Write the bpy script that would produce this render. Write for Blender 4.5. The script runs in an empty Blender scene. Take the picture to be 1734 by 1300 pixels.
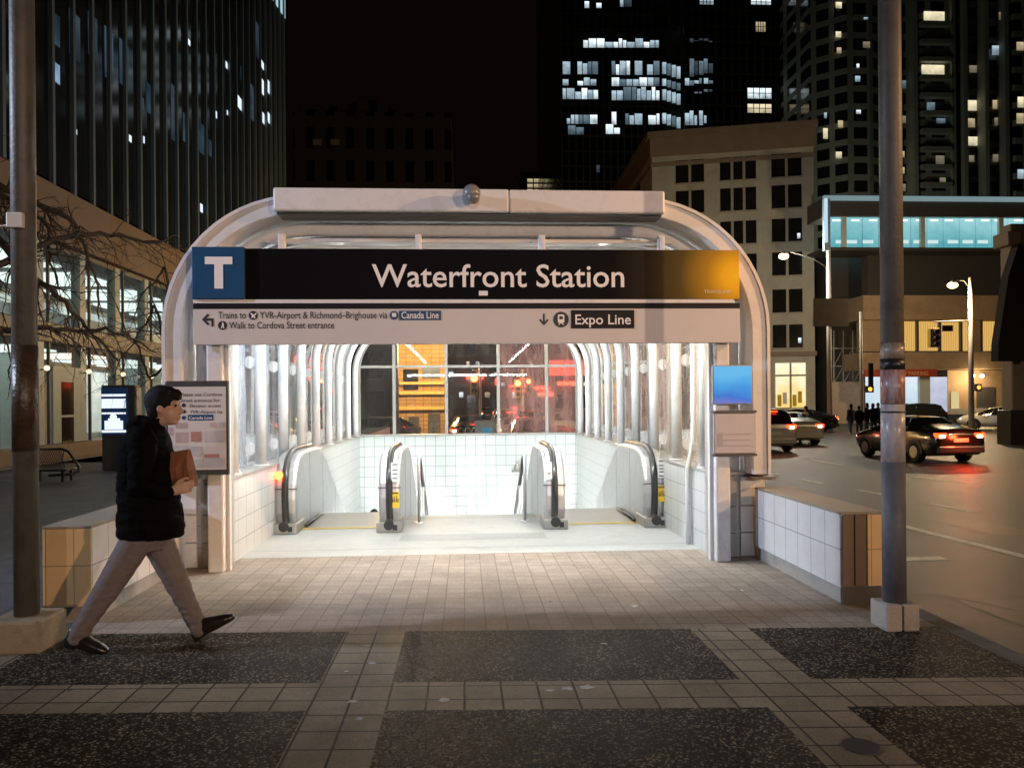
import bpy, bmesh, math, random
from mathutils import Vector, Matrix, Euler
random.seed(7)
S = bpy.context.scene
COL = S.collection
PI = math.pi
rad = math.radians

# ---------------------------------------------------------------- camera frame
F, TH, RO, HCAM = 1300.0, rad(3.48), 0.0085, 1.6
def at(x, y, Y):
    """world point seen at photo pixel (x, y) at street distance Y"""
    u, v = x-867.0, 680.0-y
    a = u*math.cos(RO)+v*math.sin(RO); b = -u*math.sin(RO)+v*math.cos(RO)
    dx = a*math.cos(TH)+F*math.sin(TH); dy = -a*math.sin(TH)+F*math.cos(TH)
    k = Y/dy
    return Vector((dx*k, Y, HCAM+b*k))

# ---------------------------------------------------------------- materials
def nt(name):
    m = bpy.data.materials.new(name); m.use_nodes = True
    t = m.node_tree; t.nodes.clear()
    o = t.nodes.new('ShaderNodeOutputMaterial')
    return m, t, o
def N(t, typ, **kw):
    n = t.nodes.new(typ)
    for k, v in kw.items():
        if k.startswith('i_'): n.inputs[k[2:].replace('_', ' ')].default_value = v
        else: setattr(n, k, v)
    return n
def L(t, a, b): t.links.new(a, b)
def c4(c): return (c[0], c[1], c[2], 1.0)
def mul(c, k): return tuple(x*k for x in c)
def rampnode(t, src, stops, interp='LINEAR'):
    r = N(t, 'ShaderNodeValToRGB'); r.color_ramp.interpolation = interp
    e = r.color_ramp.elements
    while len(e) < len(stops): e.new(0.5)
    for i, (p, c) in enumerate(stops):
        e[i].position = p; e[i].color = c4(c) if len(c) == 3 else c
    L(t, src, r.inputs[0]); return r
def mat(name, col, rough=.5, metal=0.0, var=.18, scale=6.0, bump=0.0, bscale=60.0, coat=0.0, dirt=None, spec=.5):
    m, t, o = nt(name)
    p = N(t, 'ShaderNodeBsdfPrincipled')
    p.inputs['Roughness'].default_value = rough; p.inputs['Metallic'].default_value = metal
    p.inputs['Coat Weight'].default_value = coat; p.inputs['Specular IOR Level'].default_value = spec
    tc = N(t, 'ShaderNodeTexCoord')
    n1 = N(t, 'ShaderNodeTexNoise', i_Scale=scale, i_Detail=6.0, i_Roughness=.65)
    L(t, tc.outputs['Object'], n1.inputs['Vector'])
    r = rampnode(t, n1.outputs['Fac'], [(.3, mul(col, 1-var)), (.7, tuple(min(1, x*(1+var)) for x in col))])
    last = r.outputs[0]
    if dirt:
        n2 = N(t, 'ShaderNodeTexNoise', i_Scale=dirt[1], i_Detail=8.0, i_Roughness=.7)
        L(t, tc.outputs['Object'], n2.inputs['Vector'])
        r2 = rampnode(t, n2.outputs['Fac'], [(.5, (0, 0, 0)), (.72, (1, 1, 1))])
        mx = N(t, 'ShaderNodeMix', data_type='RGBA')
        k = N(t, 'ShaderNodeMath', operation='MULTIPLY'); k.inputs[1].default_value = dirt[2]
        L(t, r2.outputs[0], k.inputs[0]); L(t, k.outputs[0], mx.inputs['Factor'])
        L(t, last, mx.inputs[6]); mx.inputs[7].default_value = c4(dirt[0]); last = mx.outputs[2]
    L(t, last, p.inputs['Base Color'])
    rr = N(t, 'ShaderNodeMapRange'); rr.inputs['To Min'].default_value = max(.03, rough*.8); rr.inputs['To Max'].default_value = min(1, rough*1.25)
    L(t, n1.outputs['Fac'], rr.inputs['Value']); L(t, rr.outputs[0], p.inputs['Roughness'])
    if bump:
        n3 = N(t, 'ShaderNodeTexNoise', i_Scale=bscale, i_Detail=4.0)
        L(t, tc.outputs['Object'], n3.inputs['Vector'])
        b = N(t, 'ShaderNodeBump', i_Strength=bump, i_Distance=.02)
        L(t, n3.outputs['Fac'], b.inputs['Height']); L(t, b.outputs[0], p.inputs['Normal'])
    L(t, p.outputs[0], o.inputs[0]); return m
LAMPS = ('fluorescent', 'stairwell', 'portal', 'lobby', 'stop_lamp', 'brake', 'head', 'street_lamp', 'red_signal', 'red_neon', 'backlit', 'screen')
def emit(name, col, st, var=0.0, scale=3.0):
    m, t, o = nt(name)
    if not any(k in name for k in LAMPS): m.cycles.emission_sampling = 'NONE'
    e = N(t, 'ShaderNodeEmission'); e.inputs[0].default_value = c4(col); e.inputs[1].default_value = st
    if var:
        tc = N(t, 'ShaderNodeTexCoord'); n = N(t, 'ShaderNodeTexNoise', i_Scale=scale, i_Detail=3.0)
        L(t, tc.outputs['Object'], n.inputs['Vector'])
        r = N(t, 'ShaderNodeMapRange'); r.inputs['From Min'].default_value = .3; r.inputs['From Max'].default_value = .7
        r.inputs['To Min'].default_value = st*(1-var); r.inputs['To Max'].default_value = st*(1+var)
        L(t, n.outputs['Fac'], r.inputs['Value']); L(t, r.outputs[0], e.inputs[1])
    L(t, e.outputs[0], o.inputs[0]); return m
def uv_pos(t, ax, off=(0, 0), skew=0.0):
    g = N(t, 'ShaderNodeNewGeometry'); s = N(t, 'ShaderNodeSeparateXYZ'); L(t, g.outputs['Position'], s.inputs[0])
    c = N(t, 'ShaderNodeCombineXYZ')
    outs = {'x': s.outputs[0], 'y': s.outputs[1], 'z': s.outputs[2]}
    for i, a in enumerate(ax):
        ad = N(t, 'ShaderNodeMath', operation='ADD'); ad.inputs[1].default_value = off[i]
        src = outs[a]
        if i == 1 and skew:
            k = N(t, 'ShaderNodeMath', operation='MULTIPLY_ADD'); k.inputs[1].default_value = skew
            L(t, s.outputs[0], k.inputs[0]); L(t, src, k.inputs[2]); src = k.outputs[0]
        L(t, src, ad.inputs[0]); L(t, ad.outputs[0], c.inputs[i])
    return c.outputs[0], g.outputs['Position']
def tiles(name, ax, size, col1, col2, grout, ms=.004, rough=.25, bump=.3, off=(0, 0), skew=0.0, dirt=None, offset=0.0, fine=0.0, spec=.5):
    m, t, o = nt(name)
    p = N(t, 'ShaderNodeBsdfPrincipled'); p.inputs['Roughness'].default_value = rough; p.inputs['Specular IOR Level'].default_value = spec
    v, pos = uv_pos(t, ax, off, skew)
    b = N(t, 'ShaderNodeTexBrick'); b.offset = offset; b.squash = 1.0
    b.inputs['Scale'].default_value = 1.0; b.inputs['Brick Width'].default_value = size[0]; b.inputs['Row Height'].default_value = size[1]
    b.inputs['Mortar Size'].default_value = ms; b.inputs['Mortar Smooth'].default_value = .2; b.inputs['Bias'].default_value = 0
    b.inputs['Color1'].default_value = c4(col1); b.inputs['Color2'].default_value = c4(col2); b.inputs['Mortar'].default_value = c4(grout)
    L(t, v, b.inputs['Vector'])
    last = b.outputs['Color']
    n = N(t, 'ShaderNodeTexNoise', i_Scale=2.2, i_Detail=8.0, i_Roughness=.7); L(t, pos, n.inputs['Vector'])
    if dirt:
        r = rampnode(t, n.outputs['Fac'], [(.42, (0, 0, 0)), (.75, (1, 1, 1))])
        k = N(t, 'ShaderNodeMath', operation='MULTIPLY'); k.inputs[1].default_value = dirt[1]; L(t, r.outputs[0], k.inputs[0])
        mx = N(t, 'ShaderNodeMix', data_type='RGBA'); L(t, k.outputs[0], mx.inputs['Factor'])
        L(t, last, mx.inputs[6]); mx.inputs[7].default_value = c4(dirt[0]); last = mx.outputs[2]
    h = N(t, 'ShaderNodeMath', operation='SUBTRACT'); h.inputs[0].default_value = 1.0; L(t, b.outputs['Fac'], h.inputs[1])
    hs = h.outputs[0]
    if fine:
        n2 = N(t, 'ShaderNodeTexNoise', i_Scale=90.0, i_Detail=4.0, i_Roughness=.7); L(t, pos, n2.inputs['Vector'])
        r2 = rampnode(t, n2.outputs['Fac'], [(.3, (1-fine,)*3), (.7, (1+fine*.6,)*3)])
        mm = N(t, 'ShaderNodeMix', data_type='RGBA', blend_type='MULTIPLY'); mm.inputs['Factor'].default_value = 1.0
        L(t, last, mm.inputs[6]); L(t, r2.outputs[0], mm.inputs[7]); last = mm.outputs[2]
        ha = N(t, 'ShaderNodeMath', operation='MULTIPLY_ADD'); ha.inputs[1].default_value = .25
        L(t, n2.outputs['Fac'], ha.inputs[0]); L(t, hs, ha.inputs[2]); hs = ha.outputs[0]
    if fine:
        vg = N(t, 'ShaderNodeTexVoronoi', i_Scale=3.2, i_Randomness=1.0); L(t, pos, vg.inputs['Vector'])
        rg = rampnode(t, vg.outputs['Distance'], [(.035, (1, 1, 1)), (.06, (0, 0, 0))])
        wg = N(t, 'ShaderNodeTexWhiteNoise'); L(t, vg.outputs['Color'], wg.inputs['Vector'])
        cg = rampnode(t, wg.outputs['Value'], [(0, (.04, .035, .03)), (.7, (.08, .07, .06)), (.75, (.34, .32, .29)), (1, (.40, .38, .35))])
        gf = N(t, 'ShaderNodeMath', operation='MULTIPLY'); gf.inputs[1].default_value = .75; L(t, rg.outputs[0], gf.inputs[0])
        mg = N(t, 'ShaderNodeMix', data_type='RGBA'); L(t, gf.outputs[0], mg.inputs['Factor']); L(t, last, mg.inputs[6]); L(t, cg.outputs[0], mg.inputs[7]); last = mg.outputs[2]
    L(t, last, p.inputs['Base Color'])
    bp = N(t, 'ShaderNodeBump', i_Strength=bump, i_Distance=.004); L(t, hs, bp.inputs['Height']); L(t, bp.outputs[0], p.inputs['Normal'])
    L(t, p.outputs[0], o.inputs[0]); return m
def granite(name):
    m, t, o = nt(name)
    p = N(t, 'ShaderNodeBsdfPrincipled')
    v, pos = uv_pos(t, 'xy')
    vo = N(t, 'ShaderNodeTexVoronoi', i_Scale=95.0, i_Randomness=1.0); L(t, pos, vo.inputs['Vector'])
    w = N(t, 'ShaderNodeTexWhiteNoise'); L(t, vo.outputs['Color'], w.inputs['Vector'])
    r = rampnode(t, w.outputs['Value'], [(0, (.012, .010, .008)), (.5, (.032, .028, .022)), (.8, (.085, .075, .06)), (.94, (.34, .30, .24))])
    n = N(t, 'ShaderNodeTexNoise', i_Scale=3.0, i_Detail=6.0); L(t, pos, n.inputs['Vector'])
    r2 = rampnode(t, n.outputs['Fac'], [(.3, (.6, .6, .6)), (.7, (1.25, 1.2, 1.15))])
    mm = N(t, 'ShaderNodeMix', data_type='RGBA', blend_type='MULTIPLY'); mm.inputs['Factor'].default_value = 1.0
    L(t, r.outputs[0], mm.inputs[6]); L(t, r2.outputs[0], mm.inputs[7]); L(t, mm.outputs[2], p.inputs['Base Color'])
    rr = N(t, 'ShaderNodeMapRange'); rr.inputs['To Min'].default_value = .4; rr.inputs['To Max'].default_value = .85; p.inputs['Specular IOR Level'].default_value = .03
    L(t, w.outputs['Value'], rr.inputs['Value']); L(t, rr.outputs[0], p.inputs['Roughness'])
    b = N(t, 'ShaderNodeBump', i_Strength=.4, i_Distance=.005); L(t, vo.outputs['Distance'], b.inputs['Height']); b.invert = True
    L(t, b.outputs[0], p.inputs['Normal']); L(t, p.outputs[0], o.inputs[0]); return m
def thinglass(name, tint=(.92, .96, .95), dirt=.03, rough=.01, ior=1.5, dcol=(.8, .8, .8), gl=1.0):
    m, t, o = nt(name)
    tr = N(t, 'ShaderNodeBsdfTransparent'); tr.inputs[0].default_value = c4(tint)
    g = N(t, 'ShaderNodeBsdfGlossy'); g.inputs['Roughness'].default_value = rough; g.inputs[0].default_value = (gl, gl, gl, 1)
    f = N(t, 'ShaderNodeFresnel', i_IOR=ior); mx = N(t, 'ShaderNodeMixShader')
    L(t, f.outputs[0], mx.inputs[0]); L(t, tr.outputs[0], mx.inputs[1]); L(t, g.outputs[0], mx.inputs[2])
    d = N(t, 'ShaderNodeBsdfTranslucent'); d.inputs[0].default_value = c4(dcol)
    d2 = N(t, 'ShaderNodeBsdfDiffuse'); d2.inputs[0].default_value = c4(dcol)
    dd = N(t, 'ShaderNodeMixShader'); dd.inputs[0].default_value = .5; L(t, d.outputs[0], dd.inputs[1]); L(t, d2.outputs[0], dd.inputs[2])
    g0 = N(t, 'ShaderNodeNewGeometry'); mp = N(t, 'ShaderNodeMapping'); mp.inputs['Scale'].default_value = (1.6, 1.6, .35)
    L(t, g0.outputs['Position'], mp.inputs[0])
    n = N(t, 'ShaderNodeTexNoise', i_Scale=2.5, i_Detail=8.0, i_Roughness=.7); L(t, mp.outputs[0], n.inputs['Vector'])
    r = N(t, 'ShaderNodeMapRange'); r.inputs['From Min'].default_value = .35; r.inputs['From Max'].default_value = .75
    r.inputs['To Min'].default_value = dirt*.3; r.inputs['To Max'].default_value = dirt*2
    L(t, n.outputs['Fac'], r.inputs['Value'])
    m2 = N(t, 'ShaderNodeMixShader'); L(t, r.outputs[0], m2.inputs[0]); L(t, mx.outputs[0], m2.inputs[1]); L(t, dd.outputs[0], m2.inputs[2])
    L(t, m2.outputs[0], o.inputs[0]); return m
def uv_facade(t):
    g = N(t, 'ShaderNodeNewGeometry'); s = N(t, 'ShaderNodeSeparateXYZ'); L(t, g.outputs['Position'], s.inputs[0])
    a = N(t, 'ShaderNodeMath', operation='MULTIPLY_ADD'); L(t, s.outputs[1], a.inputs[0]); a.inputs[1].default_value = -.6; L(t, s.outputs[0], a.inputs[2])
    c = N(t, 'ShaderNodeCombineXYZ'); L(t, a.outputs[0], c.inputs[0]); L(t, s.outputs[2], c.inputs[1]); return c.outputs[0], g.outputs['Position']
def gridfacade(name, ax, cell, pane, wall, glass, off=(0, 0), rough=.12, wrough=.7, pane_h=None):
    """wall with a grid of dark window panes (brick texture: mortar = wall)"""
    m, t, o = nt(name)
    p = N(t, 'ShaderNodeBsdfPrincipled')
    v, pos = uv_pos(t, 'xzy', off) if False else uv_facade(t)
    b = N(t, 'ShaderNodeTexBrick'); b.offset = 0; b.squash = 1
    b.inputs['Scale'].default_value = 1; b.inputs['Brick Width'].default_value = cell[0]; b.inputs['Row Height'].default_value = cell[1]
    b.inputs['Mortar Size'].default_value = pane; b.inputs['Mortar Smooth'].default_value = 0; b.inputs['Bias'].default_value = 0
    b.inputs['Color1'].default_value = c4(glass); b.inputs['Color2'].default_value = c4(mul(glass, .35)); b.inputs['Mortar'].default_value = c4(wall)
    L(t, v, b.inputs['Vector']); L(t, b.outputs['Color'], p.inputs['Base Color'])
    r = N(t, 'ShaderNodeMapRange'); r.inputs['To Min'].default_value = rough; r.inputs['To Max'].default_value = wrough
    L(t, b.outputs['Fac'], r.inputs['Value']); L(t, r.outputs[0], p.inputs['Roughness'])
    L(t, p.outputs[0], o.inputs[0]); return m
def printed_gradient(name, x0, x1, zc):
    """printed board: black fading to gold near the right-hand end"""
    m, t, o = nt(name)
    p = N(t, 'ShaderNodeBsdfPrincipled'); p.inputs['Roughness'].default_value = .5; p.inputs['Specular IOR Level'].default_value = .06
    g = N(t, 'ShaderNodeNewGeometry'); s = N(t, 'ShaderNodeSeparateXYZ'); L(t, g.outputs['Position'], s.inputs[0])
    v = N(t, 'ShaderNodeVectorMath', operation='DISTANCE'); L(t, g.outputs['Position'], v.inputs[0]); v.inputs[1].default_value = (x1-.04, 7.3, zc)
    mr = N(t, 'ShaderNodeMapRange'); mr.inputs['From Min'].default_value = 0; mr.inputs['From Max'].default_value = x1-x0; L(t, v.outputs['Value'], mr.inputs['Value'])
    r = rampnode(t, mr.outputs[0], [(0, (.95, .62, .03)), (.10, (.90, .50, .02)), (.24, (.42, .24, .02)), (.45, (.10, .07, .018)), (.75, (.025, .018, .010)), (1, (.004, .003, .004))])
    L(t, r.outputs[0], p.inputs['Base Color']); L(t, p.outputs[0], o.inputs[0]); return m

# ---------------------------------------------------------------- mesh building
ORG = {}
class MB:
    def __init__(s): s.v = []; s.f = []; s.sm = []
    def add(s, vs, fs, smooth=False):
        o = len(s.v); s.v += [tuple(x) for x in vs]
        for f in fs: s.f.append([i+o for i in f]); s.sm.append(smooth)
        return s
    def box(s, x0, x1, y0, y1, z0, z1):
        vs = [(x0,y0,z0),(x1,y0,z0),(x1,y1,z0),(x0,y1,z0),(x0,y0,z1),(x1,y0,z1),(x1,y1,z1),(x0,y1,z1)]
        return s.add(vs, [(0,3,2,1),(4,5,6,7),(0,1,5,4),(1,2,6,5),(2,3,7,6),(3,0,4,7)])
    def obox(s, c, size, M=None):
        M = M or Matrix.Identity(3); c = Vector(c)
        h = [x/2 for x in size]
        vs = [c+M@Vector((a*h[0], b*h[1], d*h[2])) for d in (-1,1) for a, b in ((-1,-1),(1,-1),(1,1),(-1,1))]
        return s.add(vs, [(0,3,2,1),(4,5,6,7),(0,1,5,4),(1,2,6,5),(2,3,7,6),(3,0,4,7)])
    def quad(s, a, b, c, d): return s.add([a,b,c,d], [(0,1,2,3)])
    def sheet(s, x0, x1, y0, y1, z): return s.quad((x0,y0,z),(x1,y0,z),(x1,y1,z),(x0,y1,z))
    def prism(s, poly, axis, a0, a1):
        """poly in the two other axes, extruded along axis"""
        n = len(poly)
        def mk(p, a):
            if axis == 'x': return (a, p[0], p[1])
            if axis == 'y': return (p[0], a, p[1])
            return (p[0], p[1], a)
        vs = [mk(p, a0) for p in poly]+[mk(p, a1) for p in poly]
        fs = [tuple(range(n))[::-1], tuple(range(n, 2*n))]+[(i, (i+1) % n, n+(i+1) % n, n+i) for i in range(n)]
        return s.add(vs, fs)
    def tube(s, pts, r, n=12, caps=True, smooth=True):
        pts = [Vector(p) for p in pts]; m = len(pts)
        rs = r if isinstance(r, (list, tuple)) else [r]*m
        vs = []; prev = None
        for i, p in enumerate(pts):
            t = (pts[min(i+1, m-1)]-pts[max(i-1, 0)]).normalized()
            if prev is None:
                u = t.orthogonal().normalized()
            else:
                u = (prev-t*prev.dot(t)).normalized()
            prev = u; w = t.cross(u)
            vs += [p+(u*math.cos(2*PI*k/n)+w*math.sin(2*PI*k/n))*rs[i] for k in range(n)]
        fs = [(i*n+k, i*n+(k+1) % n, (i+1)*n+(k+1) % n, (i+1)*n+k) for i in range(m-1) for k in range(n)]
        s.add(vs, fs, smooth)
        if caps:
            s.add(vs[:n], [tuple(range(n))[::-1]]); s.add(vs[-n:], [tuple(range(n))])
        return s
    def cyl(s, p0, p1, r0, r1=None, n=20): return s.tube([p0, p1], [r0, r0 if r1 is None else r1], n)
    def disc(s, c, r, axis='y', n=20):
        c = Vector(c); ex = {'y': (Vector((1,0,0)), Vector((0,0,1))), 'x': (Vector((0,1,0)), Vector((0,0,1))), 'z': (Vector((1,0,0)), Vector((0,1,0)))}[axis]
        return s.add([c+ex[0]*r*math.cos(2*PI*k/n)+ex[1]*r*math.sin(2*PI*k/n) for k in range(n)], [tuple(range(n))])
    def sphere(s, c, r, n=14, m=9, sc=(1,1,1)):
        c = Vector(c); vs = []; fs = []
        for j in range(m+1):
            ph = PI*j/m
            for i in range(n):
                th = 2*PI*i/n
                vs.append(c+Vector((sc[0]*r*math.sin(ph)*math.cos(th), sc[1]*r*math.sin(ph)*math.sin(th), sc[2]*r*math.cos(ph))))
        for j in range(m):
            for i in range(n): fs.append((j*n+i, (j+1)*n+i, (j+1)*n+(i+1) % n, j*n+(i+1) % n))
        return s.add(vs, fs, True)
    def polyxz(s, pts, y): return s.add([(p[0], y, p[1]) for p in pts], [tuple(range(len(pts)))])
    def build(s, name, m, parent=None, loc=None, bevel=0, local=False, seg=2, weld=True):
        me = bpy.data.meshes.new(name)
        off = Vector((0,0,0))
        if parent is not None and not local: off = ORG.get(parent.name, Vector((0,0,0)))
        if parent is None and loc is not None: off = Vector(loc)
        me.from_pydata([tuple(Vector(v)-off) for v in s.v], [], s.f)
        me.polygons.foreach_set('use_smooth', s.sm)
        bm = bmesh.new(); bm.from_mesh(me)
        if weld: bmesh.ops.remove_doubles(bm, verts=bm.verts, dist=1e-5)
        bmesh.ops.recalc_face_normals(bm, faces=bm.faces)
        bm.to_mesh(me); bm.free()
        me.materials.append(m)
        o = bpy.data.objects.new(name, me); COL.objects.link(o)
        if parent is not None: o.parent = parent; ORG[o.name] = off
        else: o.location = off; ORG[o.name] = off
        if bevel:
            b = o.modifiers.new('bevel', 'BEVEL'); b.width = bevel; b.segments = seg; b.limit_method = 'ANGLE'; b.angle_limit = rad(40); b.harden_normals = False
        return o
def tag(o, label=None, cat=None, group=None, kind=None):
    if label: o['label'] = label
    if cat: o['category'] = cat
    if group: o['group'] = group
    if kind: o['kind'] = kind
    return o
def thing(name, loc, label, cat, group=None, rz=0.0):
    o = bpy.data.objects.new(name, None); COL.objects.link(o); o.location = loc; o.rotation_euler = (0, 0, rz)
    o.empty_display_size = .2
    ORG[o.name] = Vector(loc); return tag(o, label, cat, group)
def struct(name, mb, m, **kw): return tag(mb.build(name, m, **kw), kind='structure')
KIDS = {}
def copy_tree(o, parent=None):
    c = o.copy(); COL.objects.link(c); c.parent = parent
    ch = [x for x in bpy.data.objects if x.parent == o]
    for k in ch: copy_tree(k, c)
    return c
def glyphs(s):
    cu = bpy.data.curves.new('lettering', 'FONT'); cu.body = s; cu.resolution_u = 3; cu.offset = .009
    o = bpy.data.objects.new('lettering', cu); COL.objects.link(o)
    dg = bpy.context.evaluated_depsgraph_get(); me = bpy.data.meshes.new_from_object(o.evaluated_get(dg))
    vs = [tuple(v.co) for v in me.vertices]; fs = [tuple(p.vertices) for p in me.polygons]
    bpy.data.objects.remove(o); bpy.data.curves.remove(cu); bpy.data.meshes.remove(me)
    return vs, fs
_H = max(v[1] for v in glyphs('H')[0])
def text(mb, s, x0, zb, cap, y, width=None, plane='xz', thick=0.0):
    """lettering in the XZ plane facing -Y, left edge x0, baseline zb, capital height cap"""
    vs, fs = glyphs(s)
    mn = min(v[0] for v in vs); mxx = max(v[0] for v in vs); k = cap/_H
    kx = k if width is None else width/(mxx-mn)
    mb.add([(x0+(v[0]-mn)*kx, y, zb+v[1]*k) for v in vs], fs)
    return (mxx-mn)*kx
def arch(hw, top, r, z0, n=10):
    p = [(-hw, z0)]
    p += [(-hw+r-r*math.cos(PI/2*i/n), top-r+r*math.sin(PI/2*i/n)) for i in range(n+1)]
    p += [(-x, z) for x, z in reversed(p)]
    return p
# ---------------------------------------------------------------- shared materials
X0 = 0.08
M = {}
M['white_paint'] = mat('white_enamel_paint', (.70,.69,.68), .38, var=.05, scale=2.5, dirt=((.30,.25,.20), 5.0, .35), bump=.04, bscale=25)
M['white_tube'] = mat('white_tube_paint', (.78,.79,.79), .65, var=.04, scale=3, spec=.25, dirt=((.38,.34,.28), 7.0, .3))
M['grey_metal'] = mat('grey_painted_metal', (.36,.35,.33), .42, var=.12, dirt=((.12,.09,.07), 6.0, .5))
M['dark_metal'] = mat('dark_metal', (.05,.048,.045), .4, var=.2)
M['black_rubber'] = mat('black_rubber', (.012,.012,.013), .3, var=.2, coat=.25)
M['steel'] = mat('brushed_stainless_steel', (.74,.745,.75), .42, metal=1.0, var=.06, scale=3, dirt=((.4,.38,.35), 9.0, .3))
M['steel_satin'] = mat('satin_steel_deck', (.50,.49,.46), .36, metal=1.0, var=.1, scale=12)
M['concrete'] = mat('weathered_concrete', (.34,.325,.30), .8, var=.14, scale=5, bump=.25, bscale=70, dirt=((.12,.11,.10), 3.0, .6))
M['landing'] = mat('landing_concrete', (.40,.41,.40), .6, var=.08, scale=9, bump=.08, bscale=90, dirt=((.30,.30,.28), 2.6, .55))
M['white_plastic'] = mat('white_plastic', (.75,.75,.74), .4, var=.03)
M['black_plastic'] = mat('black_plastic', (.015,.015,.016), .4)
M['text_white'] = mat('white_vinyl_lettering', (.80,.77,.76), .45, var=.02)
M['text_black'] = mat('black_vinyl_lettering', (.015,.013,.013), .5, var=.05)
M['yellow'] = mat('yellow_vinyl', (.75,.50,.03), .45, var=.08)
M['black_board'] = mat('black_sign_board', (.008,.007,.009), .5, var=.2, spec=.2)
M['board'] = mat('pale_sign_board', (.56,.53,.51), .42, var=.04, scale=2)
M['blue_board'] = mat('transit_blue_board', (.010,.060,.15), .5, var=.08, spec=.2)
M['navy'] = mat('navy_vinyl', (.012,.05,.14), .45)
G1, G2 = (.58,.60,.59), (.63,.66,.655)
M['tile_side'] = tiles('white_wall_tile', 'yz', (.30,.215), G1, (.56,.58,.57), (.29,.30,.29), .004, .22, .25, off=(.05,.02), dirt=((.48,.48,.44), .25))
M['tile_back'] = tiles('white_back_wall_tile', 'xz', (.225,.225), (.62,.68,.665), (.57,.63,.62), (.22,.24,.24), .0058, .24, .3, off=(.0,.045), dirt=((.42,.45,.42), .3))
M['tile_low'] = tiles('white_low_wall_tile', 'yz', (.255,.30), (.76,.77,.77), (.72,.73,.735), (.20,.20,.19), .0035, .2, .25, off=(.06,.17), dirt=((.45,.42,.36), .35))
M['tile_end'] = tiles('end_tile_sodium_tint', 'xz', (.20,.30), (.74,.50,.24), (.70,.47,.22), (.25,.2,.15), .0035, .3, .25, off=(.06,.17), dirt=((.35,.25,.15), .35))  # orange of sodium light is put into the tile colour
M['trim'] = mat('brown_metal_trim', (.13,.085,.06), .45, var=.15, dirt=((.08,.05,.04), 8, .4))
M['brick'] = tiles('small_brick_pavers', 'xy', (.153,.153), (.40,.335,.28), (.335,.28,.235), (.215,.185,.155), .005, .7, .5, skew=.0607, off=(.02,.0), dirt=((.18,.155,.135), .6), fine=.35, spec=.04)
M['paver'] = tiles('square_concrete_pavers', 'xy', (.2035,.196), (.40,.335,.245), (.34,.285,.205), (.07,.06,.05), .007, .62, .5, off=(.0175,-.02), skew=.0607, dirt=((.13,.11,.085), .65), fine=.3, spec=.04)
M['walk'] = tiles('sidewalk_slabs', 'xy', (1.2,1.2), (.15,.15,.15), (.13,.13,.13), (.06,.06,.06), .012, .6, .3, dirt=((.06,.06,.06), .6), fine=.3, spec=.25)
M['granite'] = granite('dark_exposed_aggregate')
M['asphalt'] = mat('worn_asphalt', (.056,.052,.046), .42, var=.45, scale=1.7, bump=.6, bscale=150, dirt=((.035,.032,.028), .45, .75))
M['road_paint'] = mat('worn_road_paint', (.80,.76,.66), .55, var=.2, scale=9, dirt=((.14,.13,.11), 7, .6))
M['glass'] = thinglass('vault_glass', dirt=.30, dcol=(.75,.78,.78))
M['glass_steamy_glow'] = thinglass('steamy_red_glow_glass', dirt=.34, dcol=(.85,.50,.46))  # condensation haze, with the red tail-lamp glow put into its colour
M['glass_back'] = thinglass('dusty_window_glass', dirt=.055, dcol=(.8,.75,.72))
M['lamp_tube'] = emit('fluorescent_tube', (1.0,.98,.93), 88.0)
M['stair'] = mat('stair_terrazzo', (.50,.51,.50), .55, var=.12, scale=30)

# ---------------------------------------------------------------- ground
def roadz(y): return -.16-.29*min(1, max(0, (y-4)/16))
g = MB()
ys = [-120,-40,-10,0,4,8,12,16,20,22]
for a, b in zip(ys, ys[1:]): g.quad((3.45,a,roadz(a)),(600,a,roadz(a)),(600,b,roadz(b)),(3.45,b,roadz(b)))
g.quad((-600,22,-.45),(3.45,22,-.45),(3.45,900,-.45),(-600,900,-.45)); g.quad((3.45,22,-.45),(600,22,-.45),(600,900,-.45),(3.45,900,-.45))
g.quad((-600,-120,-.16),(-40,-120,-.16),(-40,22,-.45),(-600,22,-.45))
struct('road', g, M['asphalt'])
w = MB()
PXL, PXR = X0-2.42, X0+2.42
PXA, PXB = X0-2.97, X0+2.97
w.sheet(-40,PXA,-120,22,0); w.sheet(PXB,3.3,-120,22,0); w.sheet(PXA,PXB,-120,7.62,0); w.sheet(PXA,PXB,17.4,22,0)
struct('sidewalk', w, M['walk'])
k = MB(); k.box(3.3,3.45,-120,22,-.7,.006); k.box(-40,3.3,22,22.15,-.7,.006)
struct('kerb', k, mat('dark_worn_kerb', (.16,.145,.12), .8, var=.25, bump=.3, bscale=40, dirt=((.05,.045,.04), 2.5, .7)), bevel=.015)
sk = lambda x, y: y-.0607*x
def skq(mb, x0, x1, y0, y1, z): mb.quad((x0,sk(x0,y0),z),(x1,sk(x1,y0),z),(x1,sk(x1,y1),z),(x0,sk(x0,y1),z))
YB, PITCH, GD = 5.38, 1.385, .985
LS = [(-3.25,-2.84),(-.845,-.432),(1.555,1.962)]
b = MB()
b.add([(-2.84,sk(-2.84,YB),.004),(3.3,sk(3.3,YB),.004),(3.3,8.1,.004),(-2.84,8.1,.004)], [(0,1,2,3)])
struct('brick_paving', b, M['brick'])
p = MB(); gp = MB()
for x0, x1 in LS: skq(p, x0, x1, -6, YB, .004)
cells = [(-5.2,-3.25),(-2.84,-.845),(-.432,1.555),(1.962,3.3)]
for kx in range(8):
    yt = YB-kx*PITCH
    for x0, x1 in cells:
        skq(gp, x0, x1, yt-GD, yt, .004); skq(p, x0, x1, yt-PITCH, yt-GD, .004)
struct('paver_strips', p, M['paver']); struct('granite_panels', gp, M['granite'])
lp = MB()
lp.sheet(PXL,PXR,8.1,10.9,.005)
struct('landing_floor', lp, M['landing'])
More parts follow.
